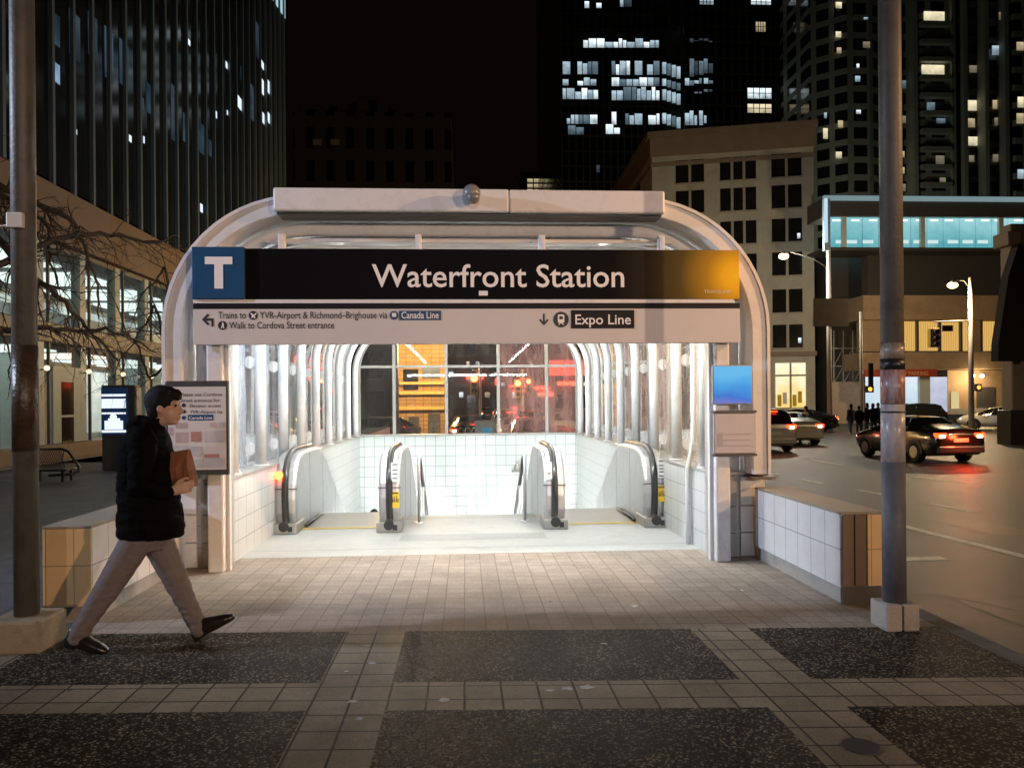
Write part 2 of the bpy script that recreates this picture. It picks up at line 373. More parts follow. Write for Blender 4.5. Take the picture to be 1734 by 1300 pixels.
lj = MB(); lj.sheet(PXL,PXR,8.42,8.45,.009)
lj.sheet(X0-.86,X0+.86,8.9,9.3,.009)
struct('landing_bands', lj, mat('grey_tactile_band', (.30,.31,.31), .6, var=.2, scale=40))
# road markings
rm = MB()
def rline(x0, x1, y0, y1):
    a = [y for y in (4,8,12,16,20) if y0 < y < y1]; yy = [y0]+a+[y1]
    for s, e in zip(yy, yy[1:]): rm.quad((x0,s,roadz(s)+.004),(x1,s,roadz(s)+.004),(x1,e,roadz(e)+.004),(x0,e,roadz(e)+.004))
rline(6.36,6.52,-20,21.5)
for y in (2,6,9.4,12.4,15.0,17.8,20.6): rline(8.43,8.59,y,y+1.25)
for y in (5,11,17,23,29): rline(11.58,11.74,y,y+2.4)
for y in (3,9.5,16): rline(14.9,15.02,y,y+2.4)
rline(4.9,5.5,8.4,8.62); rline(4.6,5.2,9.4,9.6)
struct('road_markings', rm, M['road_paint'])
rp = MB()
for x0, x1, y0, y1 in ((4.4,5.3,5.6,6.6),(7.2,7.9,10.0,11.6),(9.4,10.4,15.5,16.2)):
    n_ = 9; pts = []
    for i in range(n_): a = 2*PI*i/n_; pts.append(((x0+x1)/2+(x1-x0)/2*max(-1,min(1,1.9*math.cos(a)))+random.uniform(-.06,.06), (y0+y1)/2+(y1-y0)/2*max(-1,min(1,1.9*math.sin(a)))+random.uniform(-.06,.06)))
    rp.add([(x,y,roadz(y)+.003) for x, y in pts], [tuple(range(n_))])
struct('road_patches', rp, mat('fresh_asphalt_patch', (.05,.046,.040), .4, var=.3, scale=8, bump=.4, bscale=160))
rl = MB(); pr_ = None
crk = random.Random(4)
for k_ in range(7):
    x, y = crk.uniform(4,12), crk.uniform(4,16); d_ = crk.uniform(0, 6.28)
    for i in range(14):
        x2, y2 = x+.28*math.cos(d_), y+.28*math.sin(d_); q = .012
        if x2 > 3.7: rl.quad((x-q,y,roadz(y)+.0055),(x+q,y,roadz(y)+.0055),(x2+q,y2,roadz(y2)+.0055),(x2-q,y2,roadz(y2)+.0055))
        x, y = x2, y2; d_ += crk.gauss(0,.5)
struct('road_cracks', rl, mat('tar_crack_filler', (.012,.011,.010), .5))
mh = MB().cyl((8.9,10.2,roadz(10.2)-.02),(8.9,10.2,roadz(10.2)+.008),.34,n=28); tag(mh.build('manhole_cover', M['dark_metal'], None, loc=(8.9,10.2,roadz(10.2))), 'round dark manhole cover in the road near the lane dashes', 'manhole cover')
mh = MB().cyl((1.80,3.42,.0),(1.80,3.42,.009),.085,n=24); tag(mh.build('valve_cover', M['dark_metal'], None, loc=(1.80,3.42,0)), 'small dark valve cover set in the pavement at the lower right', 'valve cover')
pt_ = MB(); crk = random.Random(9)
for x, y, r in ((.55,4.24,.05),(.66,4.25,.065),(.45,4.22,.035),(-.13,4.13,.045),(-.62,4.15,.04),(-.66,5.1,.03),(-.58,4.75,.03),(-.72,4.62,.022),(-.55,3.92,.03),(1.3,5.9,.05),(2.3,6.3,.03),(.9,5.0,.03)):
    n_ = 11; r *= .72; pt_.add([(x+r*crk.uniform(.5,1.4)*math.cos(2*PI*i/n_), y+r*.8*crk.uniform(.5,1.4)*math.sin(2*PI*i/n_), .0075) for i in range(n_)], [tuple(range(n_))])
tag(pt_.build('dropping_spots', mat('dried_white_spots', (.55,.55,.52), .7, var=.3, scale=40)), 'scattered dried white spots on the square pavers', 'spots', kind='stuff')

# ---------------------------------------------------------------- station entrance
YF, YBK = 7.5, 17.2
E = thing('station_entrance', (X0, 7.5, 0), 'white steel vaulted station entrance with arched portal over escalators and stairs', 'station entrance')
def sweep_arch(hw, top, r, z0, t, y0, y1, n=14):
    o = arch(hw, top, r, z0, n); i = arch(hw-t, top-t, r-t, z0, n); m = len(o); mb = MB()
    vs = [(X0+x,y0,z) for x,z in o]+[(X0+x,y0,z) for x,z in i]+[(X0+x,y1,z) for x,z in o]+[(X0+x,y1,z) for x,z in i]
    fs = []; sm = []
    for k in range(m-1):
        fs += [(k,k+1,m+k+1,m+k),(2*m+k,3*m+k,3*m+k+1,2*m+k+1)]
    mb.add(vs, fs)
    mb.add(vs, [(k,2*m+k,2*m+k+1,k+1) for k in range(m-1)]+[(m+k,m+k+1,3*m+k+1,3*m+k) for k in range(m-1)], True)
    mb.add(vs, [(0,m,3*m,2*m),(m-1,3*m-1,4*m-1,2*m-1)])
    return mb
sweep_arch(2.90,3.56,1.27,.86,.15,7.42,7.95).build('outer_arch', M['white_paint'], E, bevel=.008)
rim = sweep_arch(2.925,3.585,1.295,.86,.03,7.40,7.43); rim.build('arch_rim', M['white_paint'], E)
a = arch(2.66,3.32,1.05,.86,14)
MB().tube([(X0+x,7.74,z) for x,z in a], .062, 14).build('arch_tube', M['white_tube'], E)
sweep_arch(2.56,3.235,.98,.86,.055,7.70,7.80).build('arch_frame', M['white_paint'], E, bevel=.005)
# box beam across the top, in two lengths with a joint
MB().box(X0-1.86,X0+.35,7.30,7.62,3.405,3.625).box(X0+.352,X0+1.86,7.303,7.62,3.402,3.622).build('header_beam', M['white_paint'], E, bevel=.018)
MB().box(X0-1.84,X0+1.84,7.36,7.6,3.385,3.40).build('beam_seam', M['dark_metal'], E)
for x in (-1.82,-.52,.68,1.86):
    MB().box(X0+x-.03,X0+x+.03,7.44,7.52,3.02,3.22).box(X0+x-.018,X0+x+.018,7.40,7.44,3.02,3.2).build('mullion', M['white_paint'], E, bevel=.004)
MB().box(X0-2.0,X0+2.0,7.56,7.68,3.165,3.2).build('lintel_rail', M['white_paint'], E, bevel=.004)
for s in (-1,1):
    ins = X0+s*2.36; P = MB()
    xa, xb = sorted((ins+s*.015, ins+s*.165)); P.box(xa,xb,7.42,7.60,0,3.0)
    P.build('portal_post', M['white_paint'], E, bevel=.02)
    xa, xb = sorted((ins-s*.02, ins+s*.01)); MB().box(xa,xb,7.5,7.56,0,2.5).build('post_flange', M['white_paint'], E)
    xa, xb = sorted((ins, ins+s*.05)); MB().box(xa,xb,7.62,7.72,0,2.9).build('shutter_track', M['grey_metal'], E, bevel=.004)
    # parapet (tiled inner face, solid body)
    xa, xb = sorted((X0+s*2.42, X0+s*2.97))
    par = MB().box(xa,xb,7.68,24,-5.0,.84).build('parapet', M['tile_side'], E)
    xa, xb = sorted((X0+s*2.405, X0+s*2.99)); MB().box(xa,xb,7.60,17.4,.842,.872).build('parapet_cap', M['grey_metal'], E, bevel=.006)
    # front end of parapet: pale panels with dark joints
    for x0, x1, mm in ((2.545,2.66,'white_paint'),(2.70,2.845,'white_paint')):
        xa, xb = sorted((X0+s*x0, X0+s*x1))
        for z0, z1 in ((.02,.25),(.265,.52),(.535,.82)):
            MB().box(xa,xb,7.635,7.678,z0,z1).build('end_panel', M['white_paint'] if x0 > 2.6 else M['grey_metal'], E, bevel=.004)
    xa, xb = sorted((X0+s*2.74, X0+s*2.98)); MB().box(xa,xb,7.40,7.66,.815,.84).build('arch_foot', M['trim'], E, bevel=.004)
YH = [8.13+1.125*i for i in range(9)]; YH[-1] = 17.08
ha = arch(2.50,3.28,1.0,.87,10)
for y in YH:
    MB().tube([(X0+x,y,z) for x,z in ha], .064, 16).build('hoop', M['white_tube'], E)
    for s in (-1,1):
        MB().cyl((X0+s*2.5,y,.872),(X0+s*2.5,y,.888),.095).sphere((X0+s*2.43,y,.90),.012).sphere((X0+s*2.57,y,.90),.012).build('hoop_foot', M['white_tube'], E)
va = arch(2.62,3.41,1.12,.872,12)
gv = MB(); ny = [7.8]+[y for y in YH]; vs = []
n = len(va)
for y in (7.8,17.15): vs += [(X0+x,y,z) for x,z in va]
gv.add(vs, [(i,i+1,n+i+1,n+i) for i in range(n-1)], True)
gv.build('vault_glass', M['glass'], E)
for y in [yy+.56 for yy in YH[:-1]]:
    MB().tube([(X0+x*1.006,y,z*1.004) for x,z in va], .02, 6).build('glazing_bar', M['white_tube'], E)
    for s in (-1,1):
        for z in (1.07,2.09):
            yy = y-.56; MB().cyl((X0+s*2.635,yy-.025,z),(X0+s*2.635,yy+.025,z),.078,n=22).cyl((X0+s*2.54,yy,z),(X0+s*2.60,yy,z),.025,n=10).build('glass_fixing', M['white_tube'], E)
# back wall and window
bw = MB().box(X0-2.42,X0+2.42,17.2,17.5,-1.35,.86); bw.build('back_wall', M['tile_back'], E)
MB().box(X0-2.40,X0+2.40,17.12,17.3,.862,.90).build('window_sill', M['grey_metal'], E, bevel=.005)
fr = sweep_arch(2.46,3.30,1.0,.90,.06,17.16,17.24)
fr.box(X0-2.4,X0+2.4,17.165,17.235,2.37,2.425)
mx = [-1.655,-.50,.66,1.745]
for x in mx: fr.box(X0+x-.035,X0+x+.035,17.15,17.245,.90,3.26)
W = fr.build('back_window', M['grey_metal'], E)
xs = [-2.40]+mx+[2.40]
pane = arch(2.44,3.28,.98,.90,10)
for a_, b_ in zip(xs, xs[1:]):
    pts = [(max(a_, min(b_, x)), z) for x, z in pane if a_-1e-6 <= x <= b_+1e-6]
    def zt(x):
        for (xa, za), (xb, zb) in zip(pane, pane[1:]):
            if min(xa,xb)-1e-9 <= x <= max(xa,xb)+1e-9 and abs(xb-xa) > 1e-6: return za+(zb-za)*(x-xa)/(xb-xa)
        return .9
    top = [(a_, zt(a_))]+[q for q in pane if a_ < q[0] < b_ and q[1] > .95]+[(b_, zt(b_))]
    poly = [(a_, .90)]+top+[(b_, .90)]
    MB().polyxz([(X0+q[0], q[1]) for q in poly], 17.2).build('pane', M['glass_steamy_glow' if a_ > .5 else 'glass_back'], W)
# conduit down the right-hand front of the tiled wall and a bracket on the back wall
cx = X0+2.375
MB().tube([(cx+.06,8.35,2.6),(cx+.06,8.35,1.15),(cx+.03,8.36,.98),(cx,8.37,.86),(cx-.0,8.37,.02)], .03, 10).build('conduit', M['white_tube'], E)
MB().obox((X0+2.44,8.35,1.08),(.09,.08,.09)).build('junction_box', M['white_plastic'], E, bevel=.006)
MB().box(1.02,1.28,17.0,17.19,.02,.06).box(1.12,1.18,17.02,17.19,.06,.26).build('rail_bracket', M['grey_metal'], E, bevel=.01)
# tunnel beyond the stairs: lower hall
hl = MB()
hl.quad((PXL,17.3,-1.35),(PXR,17.3,-1.35),(PXR,24,-2.0),(PXL,24,-2.0)); hl.quad((PXL,24,-5),(PXR,24,-5),(PXR,24,-1.9),(PXL,24,-1.9)); hl.sheet(PXL,PXR,16.0,24,-4.6)
hl.build('lower_hall', M['tile_back'], E)

# stairs between the escalators
st = MB(); sy, sz, tr, rs = 10.62, 0.0, .30, .166
prof = [(sy-.02,-.5)]
y, z = sy, 0.0
prof = [(10.9-.28,-.6),(sy,0)]
for i in range(27):
    z -= rs; prof.append((y, z)); y += tr; prof.append((y, z))
prof += [(y,-5.2),(y-.2,-5.2)]
poly = [(sy-.01,.003)]+prof[1:]+[(sy-.01,-.75)]
st.prism(poly, 'x', X0-.90, X0+.90)
struct('staircase', st, M['stair'])
no = MB()
for i in range(27): no.box(X0-.89,X0+.89,sy-.004+tr*i,sy+.045+tr*i,-rs*i+.0035,-rs*i+.0075)
struct('stair_nosings', no, M['grey_metal'])

# ---------------------------------------------------------------- escalators
SL = .577
def profile(y0=0.0):
    return [(9.66,.10),(9.60,.25),(9.585,.42),(9.60,.60),(9.65,.76),(9.74,.88),(9.88,.955),(10.08,.985),(10.4,.99),(11.05,.985),(11.3,.945),(11.55,.84),(11.8,.70),(18.6,.70-6.8*SL)]
def escalator(xc, side, label):
    """xc centre of the step band; side=+1 when the outer balustrade is at greater x"""
    T = thing('escalator', (X0+xc, 9.6, 0), label, 'escalator', 'escalators down to the platforms')
    for b in (-.635,.635):
        x = X0+xc+b; pr = profile()
        body = [p for p in pr]+[(18.6,-5.0),(11.0,-1.2),(9.66,-.4)]
        B = MB(); B.prism(body, 'x', x-.135, x+.135)
        bal = B.build('balustrade', M['steel'], T, bevel=.045, seg=3)
        MB().box(x-.139,x+.139,9.5835,9.61,.543,.555).build('cowl_seam', M['dark_metal'], bal)
        for q in (-1,1):
            for yy, za, zb in ((10.42,.02,.955),(11.35,-.15,.87),(12.4,-.5,.30)): MB().box(x+q*.1352-.0012,x+q*.1352+.0012,yy,yy+.006,za,zb).build('panel_seam', M['dark_metal'], bal)
        outer = [(p[0]-.012,p[1]+.004) if i < 5 else (p[0],p[1]+.012) for i, p in enumerate(pr)]
        MB().tube([(x,9.60,.07)]+[(x,q[0],q[1]) for q in outer], .043, 12).build('handrail', M['black_rubber'], bal)
        base = MB().box(x-.155,x+.155,9.50,9.98,.005,.135).build('newel_base', M['steel_satin'], bal, bevel=.012)
        MB().cyl((x,9.485,.10),(x,9.60,.10),.062,n=18).build('handrail_inlet', M['black_rubber'], base)
        sx = x+.075*(1 if b*side < 0 else 1)
        MB().box(sx-.028,sx+.028,9.494,9.4985,.035,.10).build('key_socket', M['black_plastic'], base)
    # the two newels seen full face carry stickers; comb plate, yellow line, step band
    xa, xb = X0+xc-.495, X0+xc+.495
    MB().sheet(xa,xb,9.95,10.95,.011).build('comb_plate', M['steel_satin'], T)
    MB().sheet(xa,xb,9.86,9.95,.011).build('warning_line', M['yellow'], T)
    step = MB(); y, z = 10.95, .008
    flats = [(.35,.0),(.40,.06),(.40,.14)]+[(.40,.231)]*17
    prof = [(y, z)]
    for run, drop in flats:
        z -= drop; prof.append((y, z)); y += run; prof.append((y, z))
    poly = prof+[(y,-5.6),(11.1,-.9),(10.95,-.5)]
    step.prism(poly, 'x', xa+.002, xb-.002)
    step.build('step_band', M['steel_satin'], T)
    for b in (-.47,.47):
        x = X0+xc+b
        MB().tube([(x,10.0,.03),(x,10.9,.03),(x,11.15,.015),(x,18.0,.015-6.85*SL)], .02, 8).build('skirt_brush', M['black_rubber'], T)
    return T
EL = escalator(-1.665, -1, 'left-hand stainless escalator with red stop lamp on its wall-side newel')
ER = escalator(1.665, 1, 'right-hand stainless escalator with yellow warning sticker beside the tiled wall')
def sticker(T, x, y, z0, z1, w, m, extra=None, name='notice_sticker'):
    s = MB().box(x-w/2,x+w/2,y-.004,y,z0,z1).build(name, m, T); return s
xi = X0-1.03+.075
s1 = sticker(EL, xi, 9.578, .62, .86, .10, M['white_plastic'])
t = MB()
for z in (.835,.77,.72,.665): t.box(xi-.03,xi+.03,9.571,9.573,z-.006,z+.006)
t.build('printing', M['text_black'], s1)
s2 = sticker(EL, xi, 9.572, .30, .50, .10, M['yellow'], name='warning_sticker')
def pict(x, y, z, T):
    t = MB(); t.box(x-.04,x+.04,y,y+.002,z+.075,z+.09)
    for dx, h in ((-.028,.035),(-.008,.05),(.016,.06),(.034,.03)):
        t.box(x+dx-.006,x+dx+.006,y,y+.002,z-.03,z-.03+h); t.cyl((x+dx,y,z-.025+h+.008),(x+dx,y+.002,z-.025+h+.008),.007,n=8)
    t.build('printing', M['text_black'], T)
pict(xi, 9.565, .40, s2)
xo = X0+2.30+.085
s3 = sticker(ER, xo, 9.578, .62, .86, .085, M['white_plastic'])
t = MB()
for z in (.835,.78,.74,.70,.65): t.box(xo-.028,xo+.028,9.571,9.573,z-.008,z+.006)
t.build('printing', M['text_black'], s3)
s4 = sticker(ER, xo, 9.572, .32, .52, .09, M['yellow'], name='warning_sticker'); pict(xo, 9.565, .42, s4)
s5 = sticker(ER, X0+1.03-.075, 9.578, .62, .84, .085, M['white_plastic'])
MB().disc((X0+1.03-.07,9.572,.70),.018).build('printing', M['grey_metal'], s5)
MB().cyl((X0-2.30-.075,9.555,.72),(X0-2.30-.075,9.60,.72),.052,n=18).build('stop_lamp', emit('red_stop_lamp', (1,.07,.02), 14.0), EL)

# stair handrails
for s, lab in ((-1,'steel stair handrail beside the left-hand escalator'),(1,'steel stair handrail beside the right-hand escalator')):
    x = X0+s*.70
    H = thing('stair_handrail', (x,10.2,0), lab, 'handrail', 'handrails of the centre stairs')
    MB().tube([(x,10.2,0),(x,10.2,.80),(x,10.22,.86),(x,10.28,.885),(x,10.36,.87)], .021, 10).build('post', M['steel'], H)
    MB().tube([(x,10.36,.87),(x,10.62,.72),(x,18.0,.72-7.38*.553)], .026, 10).build('rail', M['dark_metal'], H)
    MB().cyl((x,10.2,.004),(x,10.2,.02),.055).build('foot_plate', M['steel'], H)
    for yy in (11.2,13.5,15.8): MB().cyl((x,yy,.72-(yy-10.62)*.553),(x,yy,-(yy-10.4)*.553-.2),.016,n=8).build('baluster', M['steel'], H)

# ---------------------------------------------------------------- lamps of the station, with added unseen ones
for s, lab in ((-1,'long fluorescent luminaire under the left side of the vault'),(1,'long fluorescent luminaire under the right side of the vault')):
    x = X0+s*1.42
    Lm = thing('fluorescent_luminaire', (x,12.2,2.95), lab, 'luminaire', 'fluorescent luminaires under the vault')
    MB().box(x-.10,x+.10,8.2,16.7,2.985,3.04).build('housing', M['white_paint'], Lm)
    for i in range(6):
        y0 = 8.25+i*1.4; MB().cyl((x,y0,2.95),(x,y0+1.32,2.95),.026,n=10).build('lamp_tube', M['lamp_tube'], Lm)
        for yy in (y0+.1, y0+1.2): MB().cyl((x,yy,2.97),(x,yy,3.0),.012,n=6).build('lamp_holder', M['white_plastic'], Lm)
    for yy in YH[:-1]: MB().cyl((x,yy,3.03),(x,yy,3.24),.012,n=6).build('hanger', M['white_paint'], Lm)
stube = emit('stairwell_fill_tube', (.97,1,.98), 128.0)  # added unseen tubes that brighten the back wall from below
for lx, z0, lab in ((-2.13,.25,'added unseen light along the wall side of the left escalator'),(-1.20,.25,'added unseen light along the stair side of the left escalator'),(-.87,.32,'added unseen light on the left side of the centre stairs'),
                    (.87,.32,'added unseen light on the right side of the centre stairs'),(1.20,.25,'added unseen light along the stair side of the right escalator'),(2.13,.25,'added unseen light along the wall side of the right escalator')):
    x = X0+lx
    f = (lambda y: -.2-(y-12.1)*.577+z0) if abs(lx) > 1 else (lambda y: -(y-10.62)*.553+z0)
    Lm = thing('stairwell_fill', (x,13.2,f(13.2)), lab, 'luminaire', 'added unseen lights in the stairwell')
    for i in range(3):
        y0 = 13.25+i*1.2
        MB().tube([(x,y0,f(y0)),(x,y0+1.1,f(y0+1.1))], .022, 8).build('lamp_tube', stube, Lm)
        MB().tube([(x,y0,f(y0)-.045),(x,y0+1.1,f(y0+1.1)-.045)], .02, 6).build('housing', M['grey_metal'], Lm)
PLm = thing('portal_fill', (X0,7.8,2.5), 'added unseen light strip across the portal behind the station sign', 'luminaire')  # added out of sight to light the fronts of the hoops
MB().box(X0-2.1,X0+2.1,7.84,7.87,2.44,2.60).box(X0-2.1,X0+2.1,7.872,8.02,2.575,2.60).build('housing', M['white_paint'], PLm)
for i in range(3): MB().cyl((X0-2.05+i*1.4,7.92,2.53),(X0-.75+i*1.4,7.92,2.53),.024,n=10).build('lamp_tube', emit('portal_fill_tube', (.96,1,.96), 190.0) if i == 0 else bpy.data.materials['portal_fill_tube'], PLm)
# security camera dome on the beam
SC = thing('security_camera', (X0-.02,7.2,3.5), 'grey globe security camera on the front of the portal beam', 'camera')
MB().cyl((X0-.005,7.32,3.53),(X0-.005,7.2,3.53),.05).build('bracket', M['grey_metal'], SC)
MB().sphere((X0-.005,7.17,3.545),.085).build('housing', mat('grey_globe', (.20,.20,.205), .3), SC)
MB().sphere((X0+.01,7.14,3.50),.06).build('dome', mat('smoked_dome', (.16,.16,.16), .15), SC)

# ---------------------------------------------------------------- station sign
YS = 7.30
SG = thing('station_sign', (X0,YS,2.6), 'long black station name sign over a pale direction panel, hung across the portal', 'sign')
xl, xr = -2.515, 2.665
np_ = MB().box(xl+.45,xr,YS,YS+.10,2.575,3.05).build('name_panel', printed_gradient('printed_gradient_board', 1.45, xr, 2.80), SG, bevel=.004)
tp = MB().box(xl,xl+.475,YS-.035,YS+.10,2.575,3.058).build('emblem_panel', M['blue_board'], SG, bevel=.006)
t = MB(); zc = 2.62; cx_ = xl+.245
t.polyxz([(cx_-.125,2.965),(cx_+.125,2.965),(cx_+.125,2.895),(cx_+.04,2.895),(cx_+.04,2.67),(cx_-.04,2.67),(cx_-.04,2.895),(cx_-.125,2.895)], YS-.0385)
t.build('emblem_letter', M['text_white'], tp)
t = MB(); text(t, 'Waterfront Station', at(630,489,YS).x, 2.693, .212, YS-.003, width=at(1057,489,YS).x-at(630,489,YS).x)
t.build('station_name', M['text_white'], np_)
t = MB(); text(t, 'TRANSLINK', at(1192,496,YS).x, 2.632, .032, YS-.003, width=.27); t.build('operator_name', mat('dim_gold_lettering', (.75,.62,.35), .5), np_)
MB().box(at(811,500,YS).x,at(826,500,YS).x,YS-.003,YS,2.61,2.655).build('sticker', M['white_plastic'], np_)
MB().box(xl,xr-.06,YS-.01,YS+.10,2.538,2.572).build('light_strip', M['white_paint'], SG)
MB().box(xl,xr,YS-.004,YS+.09,2.488,2.537).build('black_strip', M['black_board'], SG)
dp = MB().box(xl,xr,YS,YS+.085,2.155,2.487).build('direction_panel', M['board'], SG, bevel=.004)
yp = YS-.003
def X(px): return at(px, 540, YS).x
def Z(px, py): return at(px, py, YS).z
t = MB()
text(t, 'Trains to', X(370), Z(400,539), .062, yp, width=X(417)-X(370))
t.build('direction_lettering', M['text_black'], dp); t = MB()
text(t, 'YVR-Airport & Richmond\u2013Brighouse via', X(440), Z(500,539), .062, yp, width=X(656)-X(440))
t.build('direction_lettering', M['text_black'], dp); t = MB()
text(t, 'Walk to Cordova Street entrance', X(388), Z(480,556), .062, yp, width=X(566)-X(388))
def icon(mb, x, z, r): mb.disc((x, yp, z), r, n=24)
t.build('direction_lettering', M['text_black'], dp)
t = MB(); icon(t, X(429), Z(429,534), .042); t.build('icon_disc', M['text_black'], dp); t = MB(); icon(t, X(377), Z(377,551), .042); t.build('icon_disc', M['text_black'], dp); t = MB(); icon(t, X(950), Z(950,541), .075)
t.build('icon_disc', M['text_black'], dp); t = MB()
# left arrow with a turned tail, down arrow
ax, az = X(343), Z(343,541); q = .0042
def poly_px(mb, pts, ref, y): mb.polyxz([(X(px), Z(ref, py)) for px, py in pts], y)
poly_px(t, [(342,541),(352,531),(355,533.5),(349.5,539),(362,539),(362,553),(358,553),(358,543),(349.5,543),(355,548.5),(352,551)], 352, yp)
t.build('arrow', M['text_black'], dp); t = MB()
poly_px(t, [(919.6,531),(922.4,531),(922.4,545),(927,540),(929,542),(921,551),(913,542),(915,540),(919.6,545)], 921, yp)
t.build('arrow', M['text_black'], dp)
t = MB()   # white pictograms inside the black discs
poly_px(t, [(424,531),(426,530),(430,533),(434,529.5),(435,531),(431.5,535),(433,539),(431.5,539.5),(429,536.5),(427,539),(425.5,538),(427,535)], 429, yp-.002)
poly_px(t, [(376.3,546),(378,546),(379.5,550.5),(378.5,551),(380,556),(378.5,556),(377,552.5),(375.5,556),(374,556),(376,551)], 377, yp-.002)
poly_px(t, [(944.5,534),(946,532.5),(954,532.5),(955.5,534),(955.5,546),(952.5,546.5),(955,550),(953,550),(951,547.5),(949,547.5),(947,550),(945,550),(947.5,546.5),(944.5,546)], 950, yp-.002)
t.build('pictograms', M['text_white'], dp)
t = MB(); poly_px(t, [(947,535.5),(953,535.5),(953,540.5),(947,540.5)], 950, yp-.004); t.build('pictogram_window', M['text_black'], dp)
bd = MB().box(X(676),X(747),yp-.001,yp+.002,Z(710,542),Z(710,526)).disc((X(667.5),yp-.001,Z(667,534)),.042).build('line_badge', M['navy'], dp)
t = MB(); text(t, 'Canada Line', X(680), Z(710,539), .062, yp-.004, width=X(743)-X(680))
poly_px(t, [(664,530),(671,530),(671,536.5),(664,536.5)], 667, yp-.004); t.build('badge_lettering', M['text_white'], bd)
bd = MB().box(X(967),X(1074),yp-.001,yp+.002,Z(1020,556),Z(1020,525)).build('line_badge', M['black_board'], dp)
t = MB(); text(t, 'Expo Line', X(974), Z(1020,549), .093, yp-.004, width=X(1068)-X(974)); t.build('badge_lettering', M['text_white'], bd)
for x in (-2.43,2.43): MB().box(X0+x-.03,X0+x+.03,YS+.085,7.42,2.3,2.9).build('mounting_arm', M['grey_metal'], SG)

# ---------------------------------------------------------------- low flanking walls
for s, lab in ((-1,'low white tiled wall left of the entrance, its end coloured as if sodium-lit'),(1,'low white tiled wall with brown fluted end right of the entrance')):
    xi_ = X0+s*2.82; xo_ = X0+s*3.16
    Lw = thing('low_wall', ((xi_+xo_)/2,6.7,0), lab, 'wall', 'low tiled walls flanking the entrance')
    xa, xb = sorted((xi_, xo_)); MB().box(xa,xb,5.80,7.56,.13,.70).build('tiled_body', M['tile_low'], Lw)
    xa2, xb2 = sorted((xi_+s*.025, xo_-s*.025)); MB().box(xa2,xb2,5.83,7.56,0,.13).build('plinth', M['concrete'], Lw, bevel=.006)
    MB().box(xa-.004,xb+.004,5.785,7.56,.702,.722).build('cap', mat('tan_wall_cap', (.30,.26,.20), .6, dirt=((.2,.15,.1), 6, .5)) if s < 0 else bpy.data.materials['tan_wall_cap'], Lw, bevel=.004)
    if s > 0:
        for i in range(2):
            MB().box(xi_+.004+i*.098,xi_+.098+i*.098,5.775,5.797,.15,.70).build('end_trim', M['trim'], Lw, bevel=.006)
        MB().box(xi_+.21,xo_,5.785,5.797,.15,.70).build('end_tile', M['tile_end'], Lw)
        MB().box(xi_+.01,xo_-.02,5.79,5.825,.0,.145).build('end_plinth', M['dark_metal'], Lw)
    else:
        MB().box(xo_,xi_,5.785,5.797,.13,.70).build('end_tile', M['tile_end'], Lw)
# ---------------------------------------------------------------- notice boards
YB_ = 7.36
bx0, bx1, bz0, bz1 = at(285,720,YB_).x, at(383,720,YB_).x, at(383,800,YB_).z, at(383,648,YB_).z
NB = thing('map_board', ((bx0+bx1)/2,YB_,bz0), 'framed street map board asking riders to use the Cordova Street entrance', 'notice board')
fr = MB().box(bx0-.02,bx1+.02,YB_,YB_+.05,bz0-.02,bz1+.02).build('frame', M['dark_metal'], NB, bevel=.006)
MB().box(bx0,bx1,YB_-.006,YB_,bz0+.03,bz1-.035).build('map_sheet', M['board'], NB)
def bp(px, py): return (at(px, 720, YB_).x, at(383, py, YB_).z)
t = MB(); yb = YB_-.009
for s, px, py, x2 in (('Please use Cordova',306,670,377),('Street entrance for:',306,680,374),('Elevator access',322,689,375),('YVR\u2013Airport via',322,699.5,377)):
    x0, z0 = bp(px, py); text(t, s, x0, z0, .03, yb, width=bp(x2,py)[0]-x0)
for py in (685.5,696): t.disc((bp(312,py)[0], yb, bp(312,py)[1]), .019)
t.build('lettering', M['text_black'], NB)
t = MB(); x0, z1 = bp(319,701.5); x1, z0 = bp(362,711); t.box(x0,x1,yb,yb+.002,z0,z1); t.disc((bp(312,706.5)[0], yb, bp(312,706.5)[1]), .019)
lb = t.build('line_badge', M['blue_board'], NB)
t = MB(); x0, z0 = bp(321,709); text(t, 'Canada Line', x0, z0, .026, yb-.003, width=bp(360,709)[0]-x0); t.build('badge_lettering', M['text_white'], lb)
mk = [('map_block', mat('map_mauve', (.40,.31,.33), .5)), ('map_landmark', mat('map_red', (.36,.18,.16), .5)), ('map_block', mat('map_grey', (.42,.41,.42), .5))]
for (a, b_, c, d, k) in ((286,722,293,736,0),(298,715,317,724,0),(298,731,318,748,0),(324,730,341,747,1),(347,729,381,748,2),(286,753,318,790,2),(322,755,342,772,2),(346,768,371,768,1),(324,776,343,790,2),(357,715,366,723,0),(371,714,381,723,2),(347,775,381,790,2)):
    x0, z1 = bp(a, b_); x1, z0 = bp(c, max(d, b_+6)); MB().box(x0,x1,yb,yb+.002,z0,z1).build(mk[k][0], mk[k][1], NB)

